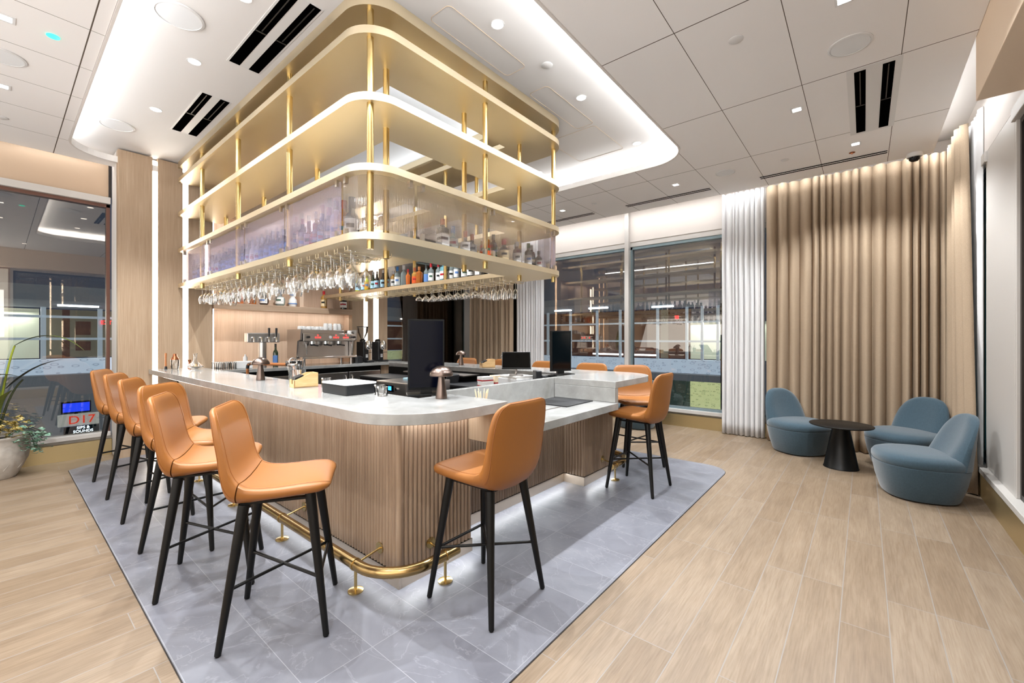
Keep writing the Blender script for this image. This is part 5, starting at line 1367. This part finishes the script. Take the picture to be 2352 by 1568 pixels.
mat('leaf_lime', '#8d9a2c', 0.45); mat('leaf_dark', '#2b331d', 0.45)
M = mat('ivy', '#5b7d68', 0.5); v = coords(M); lk(M, ramp(M, noise(M, v, 55, 3, .6), [(0.35, '#2c4a35'), (0.5, '#6c9580'), (0.65, '#aebfae')]), bsdf(M).inputs['Base Color'])
M = mat('ivy_gold', '#b59b4a', 0.5); v = coords(M); lk(M, ramp(M, noise(M, v, 60, 3, .6), [(0.35, '#4b4a1c'), (0.5, '#b2994a'), (0.65, '#e0d6a4')]), bsdf(M).inputs['Base Color'])
M = mat('pot_stone', '#aea79e', 0.75); v = coords(M); lk(M, ramp(M, noise(M, v, 5, 5, .6), [(0.3, '#938c84'), (0.7, '#bfb9b0')]), bsdf(M).inputs['Base Color'])
PX_, PY_ = -0.02, 7.18
t = thing('potted_plant', 'potted plant with long drooping leaves and variegated ivy by the left window', 'plant', (PX_, PY_, 0.001))
b = MB(); b.lathe([(0, 0), (.15, 0), (.17, .03), (.245, .20), (.262, .33), (.255, .42), (.265, .43), (.265, .45), (.235, .45), (.225, .40), (0, .40)], n=36); pot = b.build('pot', 'pot_stone', t)
b = MB()
for k in range(10):
    a = 2 * PI * k / 10; pts = [((.247 + .012 * math.sin(PI * i / 9)) * math.cos(a + .18 * math.sin(PI * i / 9)) * (0.80 + .035 * i - .0018 * i * i), (.247 + .012 * math.sin(PI * i / 9)) * math.sin(a + .18 * math.sin(PI * i / 9)) * (0.80 + .035 * i - .0018 * i * i), .10 + .028 * i) for i in range(10)]
    b.tube(pts, .007, 6)
b.build('relief', 'pot_stone', pot)
b = MB(); b.lathe([(.224, .40), (.12, .41), (0, .415)], n=24, cap=False); b.build('soil', 'black_matte', pot)
leaves = [((.0, 0, .4), (.08, -.05, 1.2), (.14, -.10, 1.42), 'stem', 'leaf_lime'), ((.14, -.10, 1.42), (.42, -.16, 1.66), (.66, -.22, 1.36), 'leaf', 'leaf_green'),
          ((.02, 0, .4), (.08, -.05, .9), (.20, -.08, 1.05), 'stem', 'leaf_dark'), ((.08, -.06, .96), (.30, -.14, 1.24), (.50, -.18, 1.26), 'leaf', 'leaf_dark'), ((-.25, -.06, .96), (-.02, -.12, 1.18), (.18, -.12, 1.08), 'leaf', 'leaf_dark'),
          ((-.02, -.04, .4), (-.05, -.10, .8), (.12, -.22, .95), 'leaf', 'leaf_green'), ((-.1, -.1, .5), (-.16, -.18, 1.2), (-.08, -.22, 1.45), 'leaf', 'leaf_green'), ((-.05, 0, .4), (-.3, -.05, 1.2), (-.55, -.1, 1.5), 'leaf', 'leaf_green'), ((0, .03, .4), (.02, .1, 1.4), (-.2, .16, 1.8), 'leaf', 'leaf_green'), ((-.05, -.05, .4), (-.06, -.10, 1.0), (-.12, -.2, 1.15), 'leaf', 'leaf_lime')]
for a_, c_, d_, k_, m_ in leaves:
    b = MB()
    if k_ == 'stem': b.tube(bez(a_, c_, d_), .012, 7, r2=.008)
    else: leafstrip(b, bez(a_, c_, d_, 18), .068, .12)
    b.build('stem' if k_ == 'stem' else 'long_leaf', m_, t)
for m_, cx, cy, cz, sp, cnt in (('ivy_gold', .12, -.14, .60, .17, 70), ('ivy', .26, -.20, .44, .13, 55), ('ivy_gold', .02, -.20, .52, .14, 35), ('ivy', .32, -.16, .30, .09, 18)):
    b = MB(); rr = random.Random(int(cx * 100) + 5)
    for k in range(cnt):
        px = cx + rr.gauss(0, sp * .45); py = cy + rr.gauss(0, sp * .40); pz = cz + rr.gauss(0, sp * .40)
        s = .035 + .02 * rr.random(); a = rr.random() * 6.28; e = rr.uniform(-.9, .6)
        ux = Vector((math.cos(a), math.sin(a), e)).normalized(); vx = ux.cross(Vector((.2, .1, 1))).normalized(); nn = ux.cross(vx)
        sh = [(0, 0), (.35, .55), (.6, .35), (1.0, .15), (1.25, 0), (1.0, -.15), (.6, -.35), (.35, -.55)]
        b.add([Vector((px, py, pz)) + ux * (q[0] * s) + vx * (q[1] * s * 1.3) + nn * (abs(q[1]) * s * .4) for q in sh], [tuple(range(8))])
    o = b.build('ivy_foliage', m_, t); o['kind'] = 'stuff'
b = MB(); 
for k in range(5): b.tube(bez((.1, -.1, .45), (.25, -.2, .62), (.28 + .02 * k, -.2 + .02 * k, .30 + .03 * k)), .003, 5)
b.build('ivy_stem', 'leaf_dark', t)

# ================================================================== OUTSIDE: the concourse opposite, at night
def leaf_print(name, a, c, es, scale=4.2):  # the printed pattern also emits, in place of lamps falling on it
    M = mat(name, a, 0.6, emit=a, es=es); v = coords(M)
    vo = nd(M, 'ShaderNodeTexVoronoi'); vo.inputs['Scale'].default_value = scale
    mp_ = nd(M, 'ShaderNodeMapping'); mp_.inputs['Scale'].default_value = (1, 1, 2.3); mp_.inputs['Rotation'].default_value = (0.5, 0.5, 0); lk(M, v, mp_.inputs[0]); lk(M, mp_.outputs[0], vo.inputs['Vector'])
    ee = ramp(M, vo.outputs['Distance'], [(0.24, a), (0.28, c), (0.33, c), (0.37, a)])
    lk(M, ee, bsdf(M).inputs['Base Color']); lk(M, ee, bsdf(M).inputs['Emission Color'])
leaf_print('ext_band', '#b4bfcd', '#8e99a8', 0.42)
leaf_print('ext_lime', '#cdcf96', '#98a070', 0.42, 5.5)
leaf_print('ext_green', '#3b4842', '#5a6a62', 0.25, 4.5)
leaf_print('ext_lime_band', '#b3b88c', '#8f9670', 0.35, 6)
mat('ext_grey', '#6d7075', 0.7, emit='#6d7075', es=0.22)  # emission stands in for lamplight on these outside walls, frames, rooms and floor
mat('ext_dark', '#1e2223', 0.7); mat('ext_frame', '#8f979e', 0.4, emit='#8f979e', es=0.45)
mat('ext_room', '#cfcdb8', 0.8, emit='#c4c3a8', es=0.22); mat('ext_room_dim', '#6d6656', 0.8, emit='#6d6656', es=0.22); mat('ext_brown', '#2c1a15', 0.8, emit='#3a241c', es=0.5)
mat('ext_teal', '#2f5f6b', 0.5, emit='#2a6a7a', es=0.6)  # glows by emission, no lamp behind it
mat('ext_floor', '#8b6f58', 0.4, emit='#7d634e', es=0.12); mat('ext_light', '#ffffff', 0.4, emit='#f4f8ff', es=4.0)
mat('sign_screen', '#2040d0', 0.3, emit='#2a49ff', es=0.5); mat('sign_face', '#b9b6ae', 0.6, emit='#a8a59c', es=0.35); mat('sign_red', '#c0301c', 0.5, emit='#c0301c', es=0.6); mat('sign_white', '#ffffff', 0.5, emit='#dff2ff', es=1.5)
area('room_light', (-6.6, 17.0, 2.26), (14.4, 0.15), 120, (1, 1, 0.92), (-0.25, 0, 0)); area('room_light', (16.85, 3.9, 2.06), (0.12, 2.4), 22, (1, 1, 0.92), (0, 0.25, 0))
# gate building across the left side (faces y = 16)
t = thing('concourse_building', 'lit airport concourse with patterned band seen through the left windows', 'building', (0, 16, -3.6))
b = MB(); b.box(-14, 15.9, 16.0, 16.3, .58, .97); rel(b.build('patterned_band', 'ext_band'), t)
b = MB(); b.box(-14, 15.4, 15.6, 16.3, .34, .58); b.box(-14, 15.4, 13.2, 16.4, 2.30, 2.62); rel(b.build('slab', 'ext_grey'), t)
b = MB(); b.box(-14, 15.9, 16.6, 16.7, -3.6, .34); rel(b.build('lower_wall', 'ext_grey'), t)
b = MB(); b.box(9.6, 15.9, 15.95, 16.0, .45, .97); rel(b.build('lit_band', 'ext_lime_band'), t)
b = MB()
for x in (-6.0, -4.2, -2.6, -.95, .70, 1.74, 3.4, 5.1, 6.8, 8.5, 10.2, 11.9, 13.6, 15.2): b.box(x, x + .09, 16.0, 16.1, .97, 2.30)
b.box(-14, 15.9, 16.0, 16.1, 1.46, 1.52); b.box(-14, 15.9, 16.0, 16.1, 2.03, 2.09); rel(b.build('window_frame', 'ext_frame'), t)
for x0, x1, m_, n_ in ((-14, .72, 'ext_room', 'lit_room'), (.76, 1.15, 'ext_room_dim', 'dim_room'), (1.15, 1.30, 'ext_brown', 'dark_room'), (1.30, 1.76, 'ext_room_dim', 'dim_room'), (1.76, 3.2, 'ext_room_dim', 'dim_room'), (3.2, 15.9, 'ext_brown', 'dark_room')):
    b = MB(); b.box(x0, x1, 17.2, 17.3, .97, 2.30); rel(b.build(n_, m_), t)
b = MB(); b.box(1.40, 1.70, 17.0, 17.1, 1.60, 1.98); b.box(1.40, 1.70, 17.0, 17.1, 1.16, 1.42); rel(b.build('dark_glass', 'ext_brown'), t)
text('exit_sign', 'EXIT', .14, (1.93, 15.95, 1.93), (PI / 2, 0, 0), 'red_led')
C.objects[-1] if False else None
for o_ in [o for o in COL.objects if o.name.startswith('exit_sign')]: tag(o_, 'small red exit sign across the concourse seen through the left window', 'sign')
for (x, y, l) in ((10.6, 14.2, 'white strip light outside over the far corner, nearest'), (12.2, 15.0, 'white strip light outside over the far corner, second'), (1.25, 14.6, 'white strip light outside the left window'), (-.4, 13.8, 'white strip light outside at the far left'), (4.6, 14.2, 'white strip light outside over the tall screen, nearest'), (6.2, 14.8, 'white strip light outside over the tall screen, second'), (7.6, 14.4, 'white strip light outside over the tall screen, third')):
    b = MB(); b.box(x - .35, x + .35, y - .05, y + .05, 2.26, 2.298); tag(b.build('strip_light', 'ext_light'), l, 'light')
# building on the far side (faces x = 16)
t = thing('terminal_facade', 'dark glazed terminal facade with patterned band seen through the back windows', 'building', (16, 3, -3.6))
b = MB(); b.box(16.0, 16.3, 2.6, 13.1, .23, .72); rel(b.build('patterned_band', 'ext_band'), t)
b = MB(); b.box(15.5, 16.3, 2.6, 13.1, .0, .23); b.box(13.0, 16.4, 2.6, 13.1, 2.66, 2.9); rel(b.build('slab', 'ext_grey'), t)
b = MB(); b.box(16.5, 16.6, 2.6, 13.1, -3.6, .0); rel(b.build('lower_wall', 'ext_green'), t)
b = MB()
for y in (3.9, 4.42, 4.95, 6.03, 7.56, 8.6, 9.9, 11.1, 12.6, ): b.box(16.0, 16.1, y, y + .08, .72, 2.66)
b.box(16.0, 16.1, 2.6, 13.1, 1.36, 1.43); b.box(16.0, 16.1, 2.6, 13.1, 2.07, 2.13); rel(b.build('window_frame', 'ext_frame'), t)
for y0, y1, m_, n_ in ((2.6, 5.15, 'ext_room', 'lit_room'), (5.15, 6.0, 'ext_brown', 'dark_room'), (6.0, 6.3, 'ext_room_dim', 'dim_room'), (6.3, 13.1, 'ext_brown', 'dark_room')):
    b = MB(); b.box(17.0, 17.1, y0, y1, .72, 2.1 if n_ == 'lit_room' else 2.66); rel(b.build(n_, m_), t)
b = MB(); b.box(16.3, 16.45, 3.95, 4.95, -2.2, .0); rel(b.build('lit_wall', 'ext_lime'), t)
b = MB(); b.box(16.2, 16.3, 3.60, 3.80, -2.0, -.3); rel(b.build('door_panel', 'ext_teal'), t)
b = MB(); b.box(15.2, 15.5, 2.9, 3.65, -3.6, 3.2); rel(b.build('column', 'ext_dark'), t)
for (x, y, l) in ((15.0, 5.5, 'white strip light outside the right back window'), (14.2, 7.6, 'white strip light outside near the window mullion'), (14.6, 9.4, 'white strip light outside left of the window mullion'), (13.8, 11.0, 'white strip light outside right of the sheer curtain')):
    b = MB(); b.box(x - .05, x + .05, y - .38, y + .38, 2.60, 2.645); tag(b.build('strip_light', 'ext_light'), l, 'light')
b = MB(); b.box(15.9, 15.95, 5.25, 5.37, 2.22, 2.34); tag(b.build('exit_sign', 'red_led'), 'tiny red sign outside the right back window', 'sign')
for y_, l in ((8.5, 'blurred white headlight streak outside, left of the second screen'), (7.0, 'blurred white headlight streak outside beside the mullion'), (12.6, 'blurred white headlight streak outside, behind the tall screen')):
    b = MB(); b.box(16.7, 16.75, y_ - .7, y_ + .7, .80, .86); tag(b.build('vehicle_lights', 'ext_light'), l, 'light')
# lower concourse floor, gate sign and screen
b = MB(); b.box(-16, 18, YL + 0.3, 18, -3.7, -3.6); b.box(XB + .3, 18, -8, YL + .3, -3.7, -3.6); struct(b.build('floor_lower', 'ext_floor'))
t = thing('gate_sign', 'gate sign reading D17 on the lower concourse seen through the left window', 'sign', (1.08, 12.6, -3.6), 0)
b = MB(); b.box(-.30, .30, -.06, .06, 3.30, 3.53); b.build('board', 'sign_face', t)
b = MB(); b.box(-.22, .30, -.07, .05, 3.10, 3.29); b.build('lit_board', 'black_gloss', t)
b = MB(); b.box(-.02, .02, -.03, .03, 0, 3.03); b.build('pole', 'ext_dark', t)
text('lettering', 'D17', .23, (0.04, -.075, 3.415), (PI / 2, 0, 0), 'sign_red', t, .01)
text('lettering', 'SIPS &\nSOUNDS', .075, (0.06, -.085, 3.215), (PI / 2, 0, 0), 'sign_white', t, .006)
t = thing('information_screen', 'blue lit information screen on the lower concourse wall', 'screen', (1.20, 14.5, -3.6))
b = MB(); b.box(-.25, .25, -.05, .05, 3.33, 3.60); b.build('casing', 'black_plastic', t)
b = MB(); b.box(-.225, .225, -.06, -.052, 3.36, 3.57); b.build('screen', 'sign_screen', t)
b = MB(); b.box(-.03, .03, -.02, .04, 0, 3.33); b.build('pole', 'ext_dark', t)
# neighbour beyond the right window edge; its own emission tints the view teal
b = MB(); b.box(3, 12, -6.2, -6.0, -3.6, 3.5); tag(b.build('side_building', 'ext_teal'), 'dim teal building beyond the right windows', 'building')
